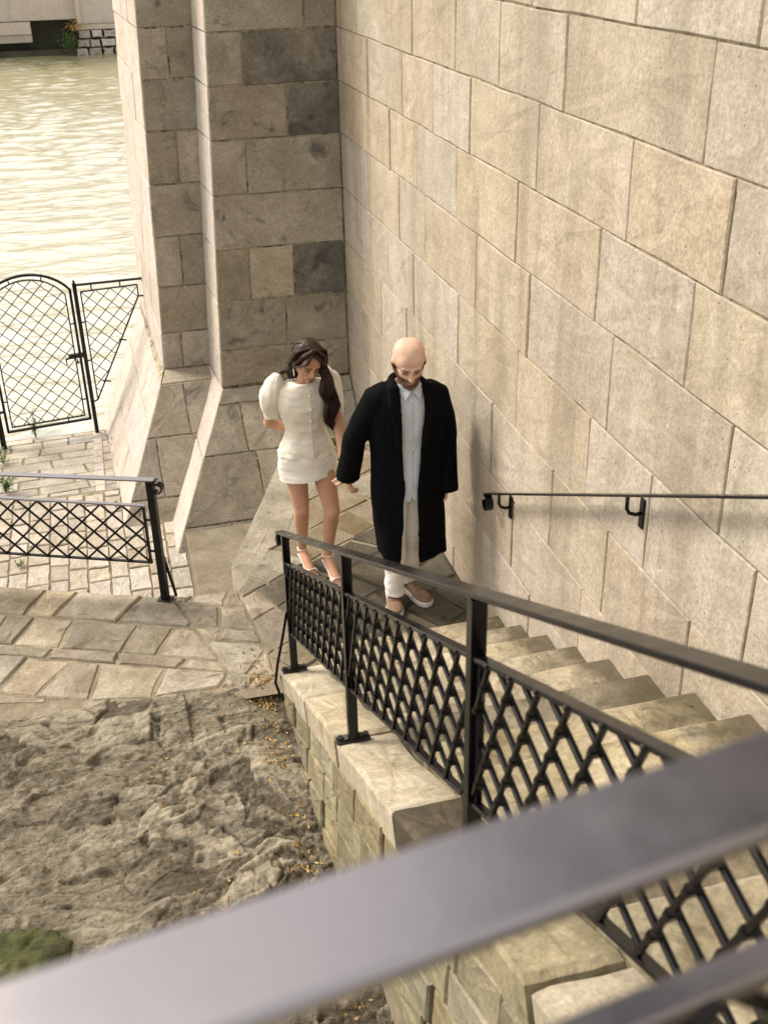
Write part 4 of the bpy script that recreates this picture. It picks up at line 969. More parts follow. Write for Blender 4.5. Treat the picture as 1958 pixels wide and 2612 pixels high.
def paint_head(o, c, R, s, beard):
    """weights for lips, brows, lashes with eye-socket shade, and beard, by where each vertex lies on the head"""
    c = Vector(c); inv = R.inverted(); off = wloc(o); n = len(o.data.vertices); W4 = {k: [0.0] * n for k in ('lip', 'brow', 'lash_shade', 'beard')}
    for i, v in enumerate(o.data.vertices):
        q = inv @ (Vector(v.co) + off - c) / s
        if q.length > .18 or q.y > .04: continue
        x = abs(q.x)
        if q.y < -.062: W4['lip'][i] = (1 - sst(.015, .025, x)) * sst(-.077, -.072, q.z) * (1 - sst(-.058, -.053, q.z))
        if q.y < -.05:
            W4['brow'][i] = sst(.006, .014, x) * (1 - sst(.046, .056, x)) * sst(.013, .018, q.z) * (1 - sst(.025, .031, q.z))
            W4['lash_shade'][i] = sst(.012, .020, x) * (1 - sst(.042, .050, x)) * sst(-.020, -.008, q.z) * (1 - sst(.006, .018, q.z))  # shade of the eye sockets painted in together with the lash line
        if beard:
            top = -.036 + .040 * sst(.045, .075, x); k = 1 - sst(top - .008, top + .008, q.z)
            k *= 1 - sst(.004, .02, q.y)
            mouth = (1 - sst(.018, .026, x)) * sst(-.080, -.075, q.z) * (1 - sst(-.056, -.052, q.z)) if q.y < -.06 else 0
            cheek = (1 - sst(.028, .040, x)) * 0; W4['beard'][i] = max(0, k - .8 * mouth - cheek) * (.92 + .2 * mnoise.noise(Vector(q) * 90))
    for k, d in W4.items(): o.data.attributes.new(k, 'FLOAT', 'POINT').data.foreach_set('value', d)
def hand(mb, wrist, d, palm_n, thumb_side, s=1.0, curl=.5, spread=.25):
    """palm and five separate bent fingers; d = along the hand, palm_n = out of the palm"""
    wrist = Vector(wrist); d = Vector(d).normalized(); pn = Vector(palm_n); pn = (pn - d * pn.dot(d)).normalized(); sd_ = d.cross(pn) * thumb_side
    for k, wv in enumerate((-.027, -.009, .009, .027)):
        mb.capsule(wrist + sd_ * wv * .55 * s, wrist + d * .085 * s + sd_ * wv * s, .014 * s, .0115 * s, 10)
    for k, (wv, L) in enumerate(((.031, .068), (.0105, .077), (-.0105, .071), (-.031, .056))):
        a = wrist + d * .088 * s + sd_ * wv * s; dr = (d + sd_ * wv * spread * 6).normalized(); ang = curl * .5
        for j, (f, r0, r1) in enumerate(((.45, .0092, .0085), (.31, .0085, .0078), (.24, .0078, .0065))):
            q = (dr * math.cos(ang) + pn * math.sin(ang)).normalized(); b = a + q * L * f * s; mb.capsule(a, b, r0 * s, r1 * s, 8); a = b; ang += curl
    a = wrist + d * .022 * s + sd_ * .026 * s; q = (d * .65 + sd_ * .7 + pn * .35).normalized(); b = a + q * .040 * s; mb.capsule(a, b, .0145 * s, .0105 * s, 10)
    q = (d * .9 + sd_ * .25 + pn * .4).normalized(); c2 = b + q * .030 * s; mb.capsule(b, c2, .0105 * s, .009 * s, 8); mb.capsule(c2, c2 + (d + pn * .6).normalized() * .022 * s, .009 * s, .0075 * s, 8)
def rings(name, R, mat, parent, nseg=48, th=.006, fn=None, a0=0.0, a1=2 * math.pi, closed=True, sub=1, smooth_it=0, up=4, capb=False, wr=()):
    """garment shell: R = [(centre, (u), (v), ru, rv)] interpolated smoothly, th = cloth thickness"""
    K = []; n = len(R)
    def cr(p0, p1, p2, p3, t): return .5 * ((2 * p1) + (-p0 + p2) * t + (2 * p0 - 5 * p1 + 4 * p2 - p3) * t * t + (-p0 + 3 * p1 - 3 * p2 + p3) * t ** 3)
    for i in range(n - 1):
        for k in range(up):
            t = k / up; g = lambda j: cr(*(R[max(0, min(n - 1, i + q))][j] if not isinstance(R[0][j], tuple) else Vector(R[max(0, min(n - 1, i + q))][j]) for q in (-1, 0, 1, 2)), t)
            K.append([g(j) for j in range(len(R[0]))] + [(i + t) / (n - 1)])
    K.append([Vector(x) if isinstance(x, tuple) else x for x in R[-1]] + [1.0])
    V = []; F = []
    for k_ in K:
        c, u, v, ru, rv = k_[:5]; t = k_[-1]; ex = k_[5:-1]
        u = Vector(u).normalized(); v = Vector(v); v = (v - u * v.dot(u)).normalized()
        b0, b1 = a0, a1
        if ex: b0 = a0 + ex[0]; b1 = a1 - (ex[1] if len(ex) > 1 else ex[0])
        for s in range(nseg + (0 if closed else 1)):
            a = b0 + (b1 - b0) * s / nseg; m = fn(a, t) if fn else 1.0
            V.append(Vector(c) + u * (math.sin(a) * ru * m) - v * (math.cos(a) * rv * m))
    W_ = nseg + (0 if closed else 1)
    for i in range(len(K) - 1):
        for s in range(nseg):
            j = (s + 1) % W_; F.append((i * W_ + s, i * W_ + j, (i + 1) * W_ + j, (i + 1) * W_ + s))
    if capb: F.append(tuple((len(K) - 1) * W_ + s for s in range(W_)))
    o = mk(name, V, F, mat, parent, True)
    if sub: m = o.modifiers.new('s', 'SUBSURF'); m.levels = sub
    evaluated(o)
    for q in wr: wrinkle(o, *q)
    if th:
        m = o.modifiers.new('t', 'SOLIDIFY'); m.thickness = th; m.offset = 1.0
        evaluated(o)
    o.data.polygons.foreach_set('use_smooth', [True] * len(o.data.polygons))
    return o
# ---------------------------------------------------------------- the woman
WR = Vector((1.05, 6.15, 0))
def wp(x, y, z): return WR + Vector((x, y, z))
woman = empty('person', tuple(WR)); tag(woman, 'woman in a cream puff sleeve minidress and white heeled sandals looking down', 'person')
HWc = wp(.038, -.080, 1.474); HWr = rot_m(R_(29), R_(8), R_(8))
mb = MB()
head_parts(mb, HWc, HWr, .98, male=False)
mb.capsule(wp(.012, -.005, 1.30), wp(.038, -.045, 1.41), .050, .046)
# torso
for z, x, y, rx, ry in ((1.24, .008, .0, .135, .085), (1.14, .008, -.01, .125, .09), (1.0, .012, 0, .108, .078), (.90, .010, .005, .140, .098), (.82, .012, .01, .15, .10)):
    mb.ell(wp(x, y, z), (rx, ry, .10), 24, 14)
mb.capsule(wp(-.12, .005, 1.275), wp(.13, .005, 1.275), .045, .045)
# legs: thigh, knee, calf, ankle, foot
legs = [((-.075, .01, .80), (-.052, -.045, .475), (-.046, .06, .115), (-.022, -.065, .030), (.0, -.105, .018), (-.052, .098, .085)),
        ((.095, .0, .80), (.128, -.135, .475), (.096, -.065, .115), (.118, -.215, .030), (.128, -.262, .018), (.086, -.025, .085))]
for hip, kn, an, ball, toe, heel in legs:
    hip, kn, an, ball, toe, heel = [Vector(q) + WR for q in (hip, kn, an, ball, toe, heel)]
    mb.capsule(hip, kn, .083, .050, 20); mb.ell(kn + Vector((0, -.010, 0)), (.043, .044, .055), 18, 12)
    mid = kn.lerp(an, .30) + Vector((0, .018, 0)); mb.capsule(kn, mid, .047, .049, 18); mb.capsule(mid, an, .049, .027, 18)
    mb.capsule(an, ball, .027, .030, 14); mb.capsule(an, heel, .026, .024, 14); mb.capsule(heel, ball, .018, .024, 12)
    mb.ell(ball, (.038, .036, .020), 14, 10)
    dv = (toe - ball).normalized(); sv = Vector((0, 0, 1)).cross(dv)
    sgn = 1 if hip.x < WR.x else -1
    for k, (o_, l_, r_) in enumerate(((-.026, .038, .0115), (-.010, .036, .009), (.003, .031, .0085), (.015, .025, .008), (.026, .018, .0078))):
        b_ = ball + sv * (o_ * sgn) + dv * .018; mb.capsule(b_, b_ + dv * l_ + Vector((0, 0, -.008)), r_, r_ * .9, 8)
# arms
shl, ell_, wrl = wp(-.165, .01, 1.27), wp(-.200, .075, 1.045), wp(-.075, .16, .955)
mb.capsule(shl, ell_, .046, .036, 16); mb.capsule(ell_, wrl, .037, .024, 16); hand(mb, wrl, (1, .25, -.15), (0, 1, 0), 1, .88, .35)
shr, elr, wrr = wp(.170, .0, 1.27), wp(.198, -.155, 1.015), wp(.180, -.350, .835)
mb.capsule(shr, elr, .046, .036, 16); mb.capsule(elr, wrr, .037, .024, 16); hand(mb, wrr, (.10, -.62, -.75), (1, .1, -.1), -1, .90, .75)
body = mb.build('body', M_skin_w, woman, True)
remesh(body, .0048, 3, .5)
paint_head(body, HWc, HWr, .98, False)

def satin():
    m, nt, b, c, v = plain('cream_satin', (.72, .68, .58), .30, spec=.55, bumps=(9, .25, .02, .2), sheen=.2, var=.05, vs=6); return m
M_satin = satin(); M_satin_s = plain('ivory_satin_skirt', (.78, .75, .68), .30, spec=.55, bumps=(8, .25, .02, .2), sheen=.2, var=.04)[0]
M_pearl = plain('pearl_button', (.78, .74, .62), .2, spec=.7)[0]
X3, Y3, Z3 = (1, 0, 0), (0, 1, 0), (0, 0, 1)
def wv(*a): return tuple(wp(*a))
# jacket bodice with peplum
def foldw(a, t):
    f = 1 + .012 * math.sin(a * 7 + t * 9) * (t > .45)
    if t > .72: f += (t - .72) * .16 * math.sin(a * 9 + 1)
    return f
jk = rings('jacket', [(wv(.018, -.012, 1.330), X3, Y3, .066, .060), (wv(.014, -.006, 1.326), X3, Y3, .092, .072), (wv(.010, .0, 1.308), X3, Y3, .160, .084), (wv(.008, .0, 1.25), X3, Y3, .172, .104), (wv(.008, -.008, 1.17), X3, Y3, .166, .118),
    (wv(.010, -.003, 1.08), X3, Y3, .142, .104), (wv(.012, .0, 1.00), X3, Y3, .128, .094), (wv(.010, .002, .935), X3, Y3, .155, .110), (wv(.008, .004, .868), X3, Y3, .178, .126), (wv(.008, .004, .852), X3, Y3, .180, .128)], M_satin, woman, 64, .005, foldw, wr=((.008, 10, (.7, 1, 1.5), 3), (.0025, 24, (.6, 1, 1.8), 9)))
# skirt, hem lower at the left of the picture
def skirt_fn(a, t): return 1 + .015 * math.sin(a * 5 + 2) * t
sk_ = rings('skirt', [(wv(.010, .004, .95), X3, Y3, .135, .098), (wv(.010, .004, .86), (1, 0, -.02), Y3, .170, .120), (wv(.010, .004, .78), (1, 0, .05), Y3, .186, .130), (wv(.008, -.004, .722), (1, 0, .09), Y3, .184, .134), (wv(.008, -.008, .705), (1, 0, .10), Y3, .183, .134)], M_satin_s, woman, 64, .006, skirt_fn, wr=((.008, 7, (.6, 1, 1.8), 8), (.0025, 20, (.4, 1, 2.2), 4)))
# puff sleeves, gathered at the shoulder
def puff(name, top, mid, low, r, side):
    def f(a, t): return 1 + .09 * math.sin(a * 11) * max(0, 1 - t * 2.2) + .02 * math.sin(a * 5 + t * 7)
    top, mid, low = Vector(top), Vector(mid), Vector(low); ax = (low - top).normalized(); u = Vector((0, 1, 0)); v = ax.cross(u)
    pts = [(0, .0015), (.015, .020), (.06, .038), (.16, .058), (.34, .071), (.55, .074), (.78, .067), (.95, .056), (1.0, .054)]
    Rr = []
    for t, rr in pts:
        c = top.lerp(low, t) + (mid - top.lerp(low, .5)) * math.sin(math.pi * t); Rr.append((tuple(c), tuple(u), tuple(v), rr * r * 1.02, rr * r))
    return rings(name, Rr, M_satin, woman, 66, .004, f, wr=((.010, 15, (1, 1, .6), side * 9), (.003, 32, (1, 1, .7), side * 5)))
puff('sleeve', wp(-.138, .01, 1.385), wp(-.188, .015, 1.235), wp(-.182, .045, 1.095), .86, 1)
puff('sleeve', wp(.160, .0, 1.398), wp(.188, -.02, 1.24), wp(.186, -.075, 1.095), .78, 2)
for z, y in ((1.262, -.112), (1.185, -.132), (1.105, -.118), (1.035, -.104), (.965, -.108)):
    m = MB(); m.ell(wp(.028, y, z), (.0085, .0055, .0085), 12, 8); m.build('button', M_pearl, woman, True)
m = MB(); m.tube([wp(.030, -.095 - .0 * i, 1.30) if i == 0 else wp(.028, (-.118, -.134, -.118, -.106, -.112, -.135)[i - 1], (1.25, 1.18, 1.10, 1.02, .95, .872)[i - 1]) for i in range(7)], .0022, 6); m.build('placket_seam', M_satin, woman)
# hair: cap over the skull and long waves drawn over the right-hand shoulder
def hp(x, y, z): return HWc + HWr @ (Vector((x, y, z)) * .98)
mb = MB()
mb.ell(hp(0, .034, .036), (.087, .096, .094), 24, 16, HWr); mb.ell(hp(0, .070, -.02), (.080, .060, .090), 20, 14, HWr)
for q in (-1, 1):
    mb.capsule(hp(q * .012, -.030, .118), hp(q * .066, -.034, .075), .017, .018, 12)
    mb.capsule(hp(q * .066, -.034, .075), hp(q * .084, -.008, -.02), .018, .020, 12)
mb.capsule(hp(.070, -.040, .05), hp(.080, -.035, -.05), .020, .026, 12)
cap = mb.build('hair', M_hair, woman, True); remesh(cap, .006, 4, .5); wrinkle(cap, .002, 40, (1, 1, .3))
def strands(n, roots, path, spread, r0, name, wav=.012):
    m = MB()
    for i in range(n):
        ra, rb = rng.random(), rng.random(); a = Vector(roots[0]).lerp(Vector(roots[1]), ra); pts = [a]; ph = rng.uniform(0, 6.28); o_ = Vector((rng.uniform(-1, 1), rng.uniform(-1, 1), 0)); Lf = rng.uniform(.78, 1.0); NN = 15
        for k in range(1, NN + 1):
            t = k / NN * Lf; f = t * (len(path) - 1); j = min(int(f), len(path) - 2); q = Vector(path[j]).lerp(Vector(path[j + 1]), f - j); sp = spread * math.sin(math.pi * min(1, t * .9 + .08))
            w1 = min(1, k / 3); q = q + o_ * sp + Vector((math.sin(t * 13 + ph * .35), math.cos(t * 11 + ph * .35), 0)) * wav * min(1, t * 2); pts.append(a.lerp(q, w1))
        rad = [r0 * (1 - .75 * (k / NN) ** 2) for k in range(NN + 1)]; m.tube(pts, rad, 5)
    return m.build(name, M_hair, woman, True)
strands(260, (hp(.075, .05, .06), hp(.082, -.035, -.05)), [wp(.125, -.085, 1.44), wp(.142, -.115, 1.36), wp(.138, -.140, 1.28), wp(.150, -.150, 1.20), wp(.135, -.150, 1.11), wp(.150, -.135, 1.03)], .044, .0038, 'long_lock')
strands(170, (hp(-.01, -.03, .128), hp(-.01, .09, .118)), [hp(.03, .0, .13), hp(.082, .0, .085), hp(.098, -.005, .01), hp(.095, -.015, -.07), wp(.142, -.12, 1.36), wp(.14, -.14, 1.27)], .022, .0036, 'side_lock', .004)
for q in (-1, 1):
    strands(120, (hp(-.012, -.055, .108), hp(-.008, .02, .130)), [hp(-.01 + q * .025, -.076, .092), hp(q * .052 - .002, -.078, .062), hp(q * .076, -.060, .030), hp(q * .088, -.028, -.010), hp(q * .090, .0, -.06)] + ([wp(.142, -.12, 1.34)] if q > 0 else []), .010, .0034, 'fringe_lock', .002)
strands(150, (hp(-.01, -.02, .128), hp(-.01, .08, .122)), [hp(.02, .04, .126), hp(.035, .085, .10), hp(.04, .118, .02), hp(.03, .12, -.08), wp(.03, .10, 1.33)], .018, .0034, 'side_lock', .003)
strands(150, (hp(-.01, -.02, .128), hp(-.01, .08, .122)), [hp(-.035, .04, .124), hp(-.055, .085, .085), hp(-.045, .118, .02), hp(-.03, .12, -.08), wp(.0, .10, 1.33)], .018, .0034, 'side_lock', .003)
strands(140, (hp(-.01, -.03, .128), hp(-.01, .09, .118)), [hp(-.04, .0, .13), hp(-.082, .01, .085), hp(-.096, .02, .01), hp(-.088, .05, -.06), wp(-.02, .06, 1.38), wp(.0, .10, 1.28)], .022, .0036, 'side_lock', .004)
strands(60, (hp(-.07, .06, .02), hp(.05, .10, -.02)), [wp(.02, .06, 1.42), wp(.0, .095, 1.36), wp(.02, .11, 1.26), wp(.03, .115, 1.12)], .07, .006, 'back_lock')
strands(16, (hp(-.082, .02, -.01), hp(-.08, .04, .02)), [wp(-.05, -.02, 1.42), wp(-.085, .03, 1.395), wp(-.13, .07, 1.35), wp(-.12, .10, 1.28)], .016, .004, 'loose_lock', .006)
# earring, sandals
m = MB()
for k in range(6): m.ell(hp(-.088, .0, -.035) + Vector((0, 0, -.011 * k)), (.0052 - .0004 * k, .0052, .0058), 10, 7)
m.build('earring', M_pearl, woman, True)
M_strap = plain('white_leather', (.75, .71, .66), .35, spec=.5)[0]
for hip, kn, an, ball, toe, heel in legs:
    an, ball, toe, heel = [Vector(q) + WR for q in (an, ball, toe, heel)]; dv = Vector((toe.x - heel.x, toe.y - heel.y, 0)).normalized(); sv = Vector((0, 0, 1)).cross(dv)
    sh = empty('sandal', (0, 0, 0)); COL.objects.unlink(sh); bpy.data.objects.remove(sh)
    mb = MB(); Vs = []
    prof = [(heel - dv * .012, .022, heel.z - .022), (heel + dv * .03, .024, heel.z - .030), (heel.lerp(ball, .5), .024, .034), (ball, .038, .010), (ball + dv * .045, .034, .007), (ball + dv * .068, .018, .007)]
    for c, w_, z in prof:
        for sx, dz in ((-1, 0), (1, 0), (1, -.007), (-1, -.007)): Vs.append((c.x + sv.x * w_ * sx, c.y + sv.y * w_ * sx, z + dz))
    Fs = []
    for i in range(len(prof) - 1):
        for k in range(4): j = (k + 1) % 4; Fs.append((i * 4 + k, i * 4 + j, i * 4 + 4 + j, i * 4 + 4 + k))
    Fs += [(3, 2, 1, 0), tuple(range(20, 24))]; mb.add(Vs, Fs)
    sole = mb.build('sandal_sole', M_strap, woman)
    m = MB(); m.tube([(heel.x, heel.y, heel.z - .03), (heel.x - dv.x * .004, heel.y - dv.y * .004, .0)], [.009, .005], 8); m.build('heel', M_strap, sole)
    m = MB()
    def loop(c, rx, rz, up_, tilt=0): return [c + sv * (math.cos(a) * rx) + (up_ * math.sin(a) * rz) for a in [2 * math.pi * k / 20 for k in range(21)]]
    m.tube(loop(an + Vector((0, 0, .012)), .034, .036, dv), .0035, 6); m.build('ankle_strap', M_strap, sole)
    for off_ in (0.0, .014, .028):
        m = MB(); b_ = ball + dv * (off_ - .004); m.tube([b_ + sv * (math.cos(a) * .041) + Vector((0, 0, 1)) * (math.sin(a) * .028) - Vector((0, 0, .012)) for a in [math.pi * k / 12 for k in range(13)]], .0042, 6); m.build('toe_strap', M_strap, sole)

# ---------------------------------------------------------------- the man
MR = Vector((1.53, 5.60, 0))
def mp_(x, y, z): return MR + Vector((x, y, z))
def mv(*a): return tuple(mp_(*a))
man = empty('person', tuple(MR)); tag(man, 'bald bearded man in long open black coat, pale blue shirt and off-white trousers', 'person')
HMc = mp_(.024, -.075, 1.617); HMr = rot_m(R_(27), R_(-7), R_(0))
mb = MB(); head_parts(mb, HMc, HMr, 1.12, True)
mb.capsule(mp_(.030, .0, 1.44), mp_(.030, -.035, 1.55), .062, .058, 18)
for z, x, y, rx, ry in ((1.38, .03, .0, .155, .10), (1.25, .03, 0, .15, .105), (1.10, .03, 0, .13, .095), (.98, .025, 0, .14, .10)):
    mb.ell(mp_(x, y, z), (rx, ry, .12), 24, 14)
mb.capsule(mp_(-.09, .01, 1.375), mp_(.15, .01, 1.375), .045, .045)
mlegs = [((-.055, .0, .93), (-.062, -.05, .50), (-.066, -.02, .095), (-.105, -.135, .045)), ((.10, .02, .93), (.072, .0, .50), (.050, .12, .095), (.118, -.10, .045))]
for hip, kn, an, toe in mlegs:
    hip, kn, an, toe = [Vector(q) + MR for q in (hip, kn, an, toe)]
    mb.capsule(hip, kn, .082, .054, 18); mb.capsule(kn, kn.lerp(an, .35) + Vector((0, .02, 0)), .053, .053, 16); mb.capsule(kn.lerp(an, .35) + Vector((0, .02, 0)), an, .053, .034, 16)
shl, el1, w1 = mp_(-.135, .02, 1.355), mp_(-.262, .06, 1.13), mp_(-.305, .100, .905)
shr, el2, w2 = mp_(.190, .02, 1.345), mp_(.262, .035, 1.10), mp_(.262, -.025, .835)
for a, b, c in ((shl, el1, w1), (shr, el2, w2)): mb.capsule(a, b, .044, .038, 14); mb.capsule(b, c, .038, .028, 14)
hand(mb, w1, (-.30, .32, -.90), (-.6, .8, .1), -1, 1.0, 1.0); hand(mb, w2, (-.05, -.15, -1), (-1, .2, .1), 1, 1.0, .42)
mb_body = mb.build('body', M_skin_m, man, True)
remesh(mb_body, .0052, 3, .5)
paint_head(mb_body, HMc, HMr, 1.12, True)

def coat_material():
    m, nt, b, c, v = plain('black_wool', (.0035, .004, .005), .95, spec=.08, bumps=(120, .2, .002), sheen=.0, var=.3, vs=40); return m
M_coat = coat_material()
def shirt_material():
    m, nt, b, c, v = plain('pale_blue_striped_cotton', (.55, .59, .66), .8, spec=.2, bumps=(22, .5, .01, .8), var=.05)
    wv_ = N(nt, 'ShaderNodeTexWave', wave_type='BANDS', bands_direction='X'); wv_.inputs['Scale'].default_value = 26; wv_.inputs['Distortion'].default_value = .6; wv_.inputs['Detail'].default_value = 1
    nt.links.new(v, wv_.inputs['Vector']); nt.links.new(mixn(nt, mapr(nt, wv_.outputs[0], .55, .9, 0, .45), c, (.33, .38, .50)), b.inputs['Base Color']); return m
M_shirt = shirt_material(); M_trous = plain('offwhite_trousers', (.86, .83, .80), .75, spec=.2, bumps=(18, .5, .012, .8), var=.05)[0]
M_suede = plain('beige_suede', (.235, .155, .105), .9, spec=.15, bumps=(70, .4, .004), var=.15, vs=30)[0]; M_sole = plain('white_rubber', (.72, .68, .63), .5)[0]; M_lace = plain('beige_lace', (.14, .09, .06), .8)[0]
# trousers: two legs and seat in one cloth
def trouser():
    mb = MB()
    for (hip, kn, an, toe), sx in zip(mlegs, (-1, 1)):
        hip, kn, an = [Vector(q) + MR for q in (hip, kn, an)]
        pts = [hip + Vector((0, 0, .06)), hip.lerp(kn, .3), hip.lerp(kn, .7), kn, kn.lerp(an, .35), kn.lerp(an, .7), an + Vector((0, 0, .03)), an + Vector((0, -.006, -.022))]
        mb.tube(pts, [.096, .092, .074, .066, .066, .063, .062, .064], 24)
    mb.ell(mp_(.025, .005, .93), (.155, .112, .12), 28, 16)
    o = mb.build('trousers', M_trous, man, True); remesh(o, .007, 4, .5); wrinkle(o, .007, 8, (1, 1, 1.2), 2); wrinkle(o, .0025, 22, (1, 1, 1.8), 5); return o
trouser()
sh_ = rings('shirt', [(mv(.030, -.035, 1.478), X3, Y3, .062, .058, .20), (mv(.030, -.02, 1.460), X3, Y3, .078, .070, .12), (mv(.030, -.008, 1.43), X3, Y3, .120, .088, .0), (mv(.030, .0, 1.36), X3, Y3, .168, .118, .0), (mv(.030, .0, 1.22), X3, Y3, .160, .124, 0.), (mv(.028, .0, 1.05), X3, Y3, .150, .120, 0.), (mv(.024, .002, .92), X3, Y3, .162, .128, .0), (mv(.022, .004, .80), X3, Y3, .168, .134, .02), (mv(.022, .004, .765), X3, Y3, .168, .134, .12)], M_shirt, man, 56, .004, None, a0=-.03, a1=2 * math.pi + .03, closed=False, wr=((.008, 12, (1.2, 1, .7), 4),))
# shirt collar leaves and buttons
for q in (-1, 1):
    V = [mp_(.030 + q * .008, -.112, 1.448), mp_(.030 + q * .060, -.075, 1.490), mp_(.030 + q * .074, -.075, 1.455), mp_(.030 + q * .042, -.122, 1.405)]
    V = [p for p in V] + [p + Vector((0, .006, -.002)) for p in V]
    mk('collar_leaf', V, [(0, 1, 2, 3), (7, 6, 5, 4), (0, 4, 5, 1), (1, 5, 6, 2), (2, 6, 7, 3), (3, 7, 4, 0)], M_shirt, man)
for z in (1.40, 1.31, 1.21, 1.11, 1.01, .91, .84):
    m = MB(); m.ell(mp_(.030, -.128 if z < 1.38 else -.118, z), (.006, .004, .006), 10, 6); m.build('shirt_button', M_pearl, man, True)
# coat: open down the front, front edges hang nearly straight
def coat():
    Rr = []   # z, cx, half width, half depth, x of the left and right front edges
    data = [(1.500, .030, .085, .075, -.045, .105), (1.475, .030, .115, .088, -.055, .110), (1.445, .030, .150, .102, -.060, .112), (1.40, .030, .192, .122, -.058, .112), (1.30, .030, .222, .140, -.050, .100), (1.15, .030, .222, .146, -.040, .082), (1.0, .028, .222, .150, -.034, .066),
            (.85, .028, .222, .156, -.030, .052), (.70, .030, .222, .162, -.034, .048), (.55, .040, .218, .166, -.044, .046), (.42, .050, .214, .168, -.055, .045), (.355, .055, .212, .168, -.060, .046)]
    n = 64; V = []; F = []; K = []
    for i in range(len(data) - 1):
        for k in range(4):
            t = k / 4; K.append([a + (b - a) * t for a, b in zip(data[i], data[i + 1])])
    K.append(list(data[-1]))
    for z, cx, hw, hd, xl_, xr_ in K:
        aL = math.asin(max(-.98, min(.98, (xl_ - cx) / hw))); aR = math.asin(max(-.98, min(.98, (xr_ - cx) / hw)))   # angles from the front
        b0 = aR; b1 = 2 * math.pi + aL
        for s in range(n + 1):
            a = b0 + (b1 - b0) * s / n; low = max(0, (1.1 - z) / .75)
            m = 1 + .028 * low * math.sin(a * 6 + z * 2.5) + .008 * math.sin(a * 11 + z * 6)
            x = cx + math.sin(a) * hw * m; y = -math.cos(a) * hd * m
            V.append(mp_(x, y + .005, z + (.012 * math.sin(a * 3) if z < .4 else 0)))
    W_ = n + 1
    for i in range(len(K) - 1):
        for s in range(n): F.append((i * W_ + s, i * W_ + s + 1, (i + 1) * W_ + s + 1, (i + 1) * W_ + s))
    o = mk('coat', V, F, M_coat, man, True); m = o.modifiers.new('t', 'SOLIDIFY'); m.thickness = .014; m.offset = 1
    evaluated(o)
    # sleeves joined into the same cloth
    mb = MB(); mb.v = [tuple(v.co + MR) for v in o.data.vertices]; mb.f = [tuple(p.vertices) for p in o.data.polygons]
    for S, r in (((mp_(-.075, .01, 1.410), mp_(-.145, .02, 1.378), mp_(-.212, .04, 1.25), el1 + Vector((-.01, 0, 0)), el1.lerp(w1, .5), w1 + Vector((-.004, .0, -.01)), w1 + Vector((-.004, .003, -.045))), (.073, .082, .076, .070, .068, .070, .071)),
                 ((mp_(.135, .01, 1.405), mp_(.205, .02, 1.362), mp_(.245, .03, 1.22), el2 + Vector((.008, 0, 0)), el2.lerp(w2, .5), w2, w2 + Vector((0, -.01, -.075))), (.074, .082, .078, .071, .067, .066, .067))):
        mb.tube(S, list(r), 26)
    # turned collar and lapels
    for q, xe in ((-1, -.058), (1, .112)):
        pts = [mp_(.030 + q * .075, .045, 1.488), mp_(.030 + q * .086, -.02, 1.472), mp_(xe + q * .012, -.085, 1.47), mp_(xe + q * .014, -.128, 1.38), mp_(xe + q * .004, -.145, 1.26), mp_(xe - q * .004 + (-.0 if q < 0 else -.02), -.150, 1.12)]
        mb.tube(pts, [(.013, .024), (.013, .026), (.013, .034), (.012, .036), (.012, .024), (.010, .012)], 12, flat=(0, -1, .3))
    mb.tube([mp_(-.045, .045, 1.484), mp_(0, .075, 1.492), mp_(.06, .075, 1.492), mp_(.105, .045, 1.484)], (.024), 12)
    o2 = mb.build('coat', M_coat, man, True); bpy.data.objects.remove(o); remesh(o2, .0075, 5, .5); wrinkle(o2, .010, 5, (1, 1, .55), 7); wrinkle(o2, .002, 14, (1, 1, .5), 1); return o2
ct = coat(); ct.name = 'coat'
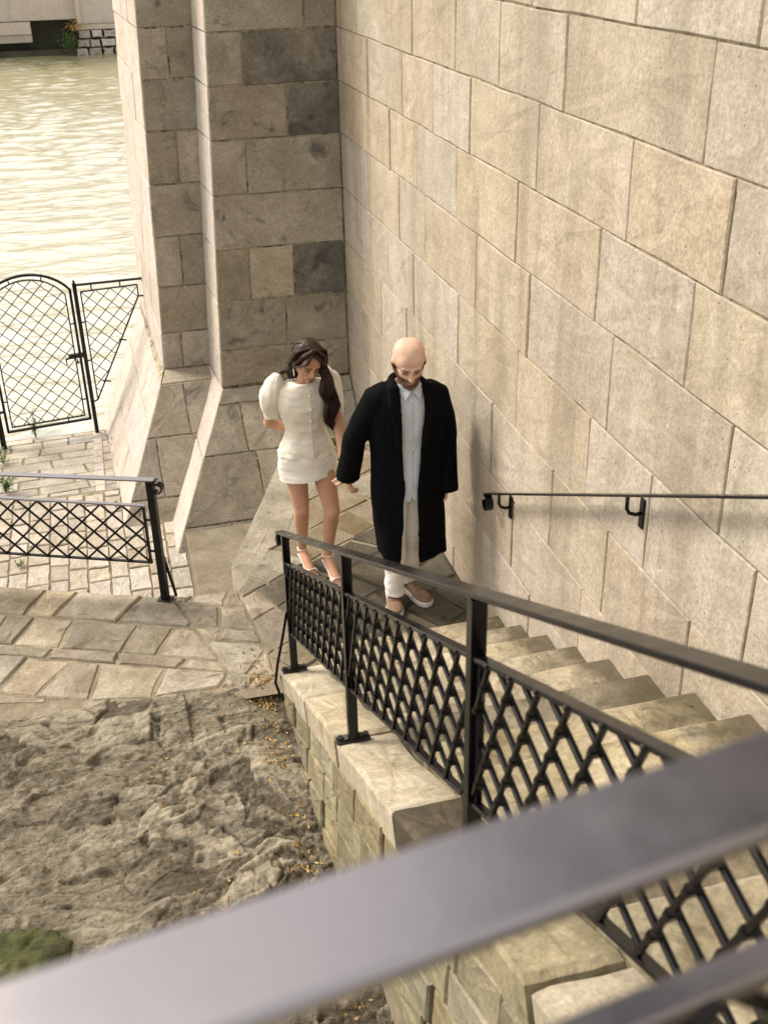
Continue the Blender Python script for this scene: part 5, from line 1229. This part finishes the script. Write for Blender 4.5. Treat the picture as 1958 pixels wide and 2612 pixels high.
# shoes
def shoe(heel, toe, turn):
    heel, toe = Vector(heel) + MR, Vector(toe) + MR; d = (toe - heel); L = d.length; d.normalize(); s = Vector((-d.y, d.x, 0))
    def Pq(t, w, z): return heel + d * (L * t) + s * w + Vector((0, 0, z))
    pr = [(-.02, .012, .05), (.0, .034, .062), (.12, .040, .066), (.30, .038, .062), (.48, .043, .052), (.66, .050, .044), (.82, .049, .038), (.93, .038, .032), (1.0, .016, .026)]
    mb = MB(); V = []; n = 18
    for t, w_, h_ in pr:
        for k in range(n):
            a = 2 * math.pi * k / n; zc = .024 + h_ * .5; V.append(Pq(t, math.cos(a) * w_, zc + math.sin(a) * h_ * .5 * (1.0 if math.sin(a) > 0 else .9) + (.02 if math.sin(a) > .3 and t < .35 and t > .05 else 0)))
    F = [tuple(reversed(range(n))), tuple(range((len(pr) - 1) * n, len(pr) * n))]
    for i in range(len(pr) - 1):
        for k in range(n): j = (k + 1) % n; F.append((i * n + k, i * n + j, (i + 1) * n + j, (i + 1) * n + k))
    mb.add(V, F); up_ = mb.build('shoe', M_suede, man, True)
    V = []; F = []; out = [(-.035, .010), (-.015, .032), (.12, .042), (.30, .040), (.5, .046), (.68, .054), (.84, .052), (.95, .040), (1.015, .016)]
    loop_ = [(t, w_) for t, w_ in out] + [(t, -w_) for t, w_ in out[::-1]]; n = len(loop_)
    for z, g in ((.0, .96), (.006, 1.02), (.030, 1.02), (.034, .97)):
        for t, w_ in loop_: V.append(Pq((t - .5) * (1 + (g - 1) * .3) + .5, w_ * g, z))
    for r in range(3):
        for k in range(n): j = (k + 1) % n; F.append((r * n + k, r * n + j, (r + 1) * n + j, (r + 1) * n + k))
    F += [tuple(range(n)), tuple(range(3 * n, 4 * n))]
    mk('sole', V, F, M_sole, up_)
    m = MB()
    for i in range(5):
        t = .40 + i * .062; h_ = .080 - i * .0062; m.tube([Pq(t, -.026, h_ - .008), Pq(t + .02, 0, h_ + .003), Pq(t, .026, h_ - .008)], .0036, 6)
    m.build('lace', M_lace, up_)
    m = MB(); m.tube([Pq(.62, math.cos(a) * .052, .030 + math.sin(a) * .042) for a in [math.pi * k / 14 for k in range(15)]], .0022, 6); m.build('toe_seam', M_lace, up_)
shoe((-.055, .085, 0), (-.108, -.190, 0), 0); shoe((.035, .165, 0), (.128, -.115, 0), 0)
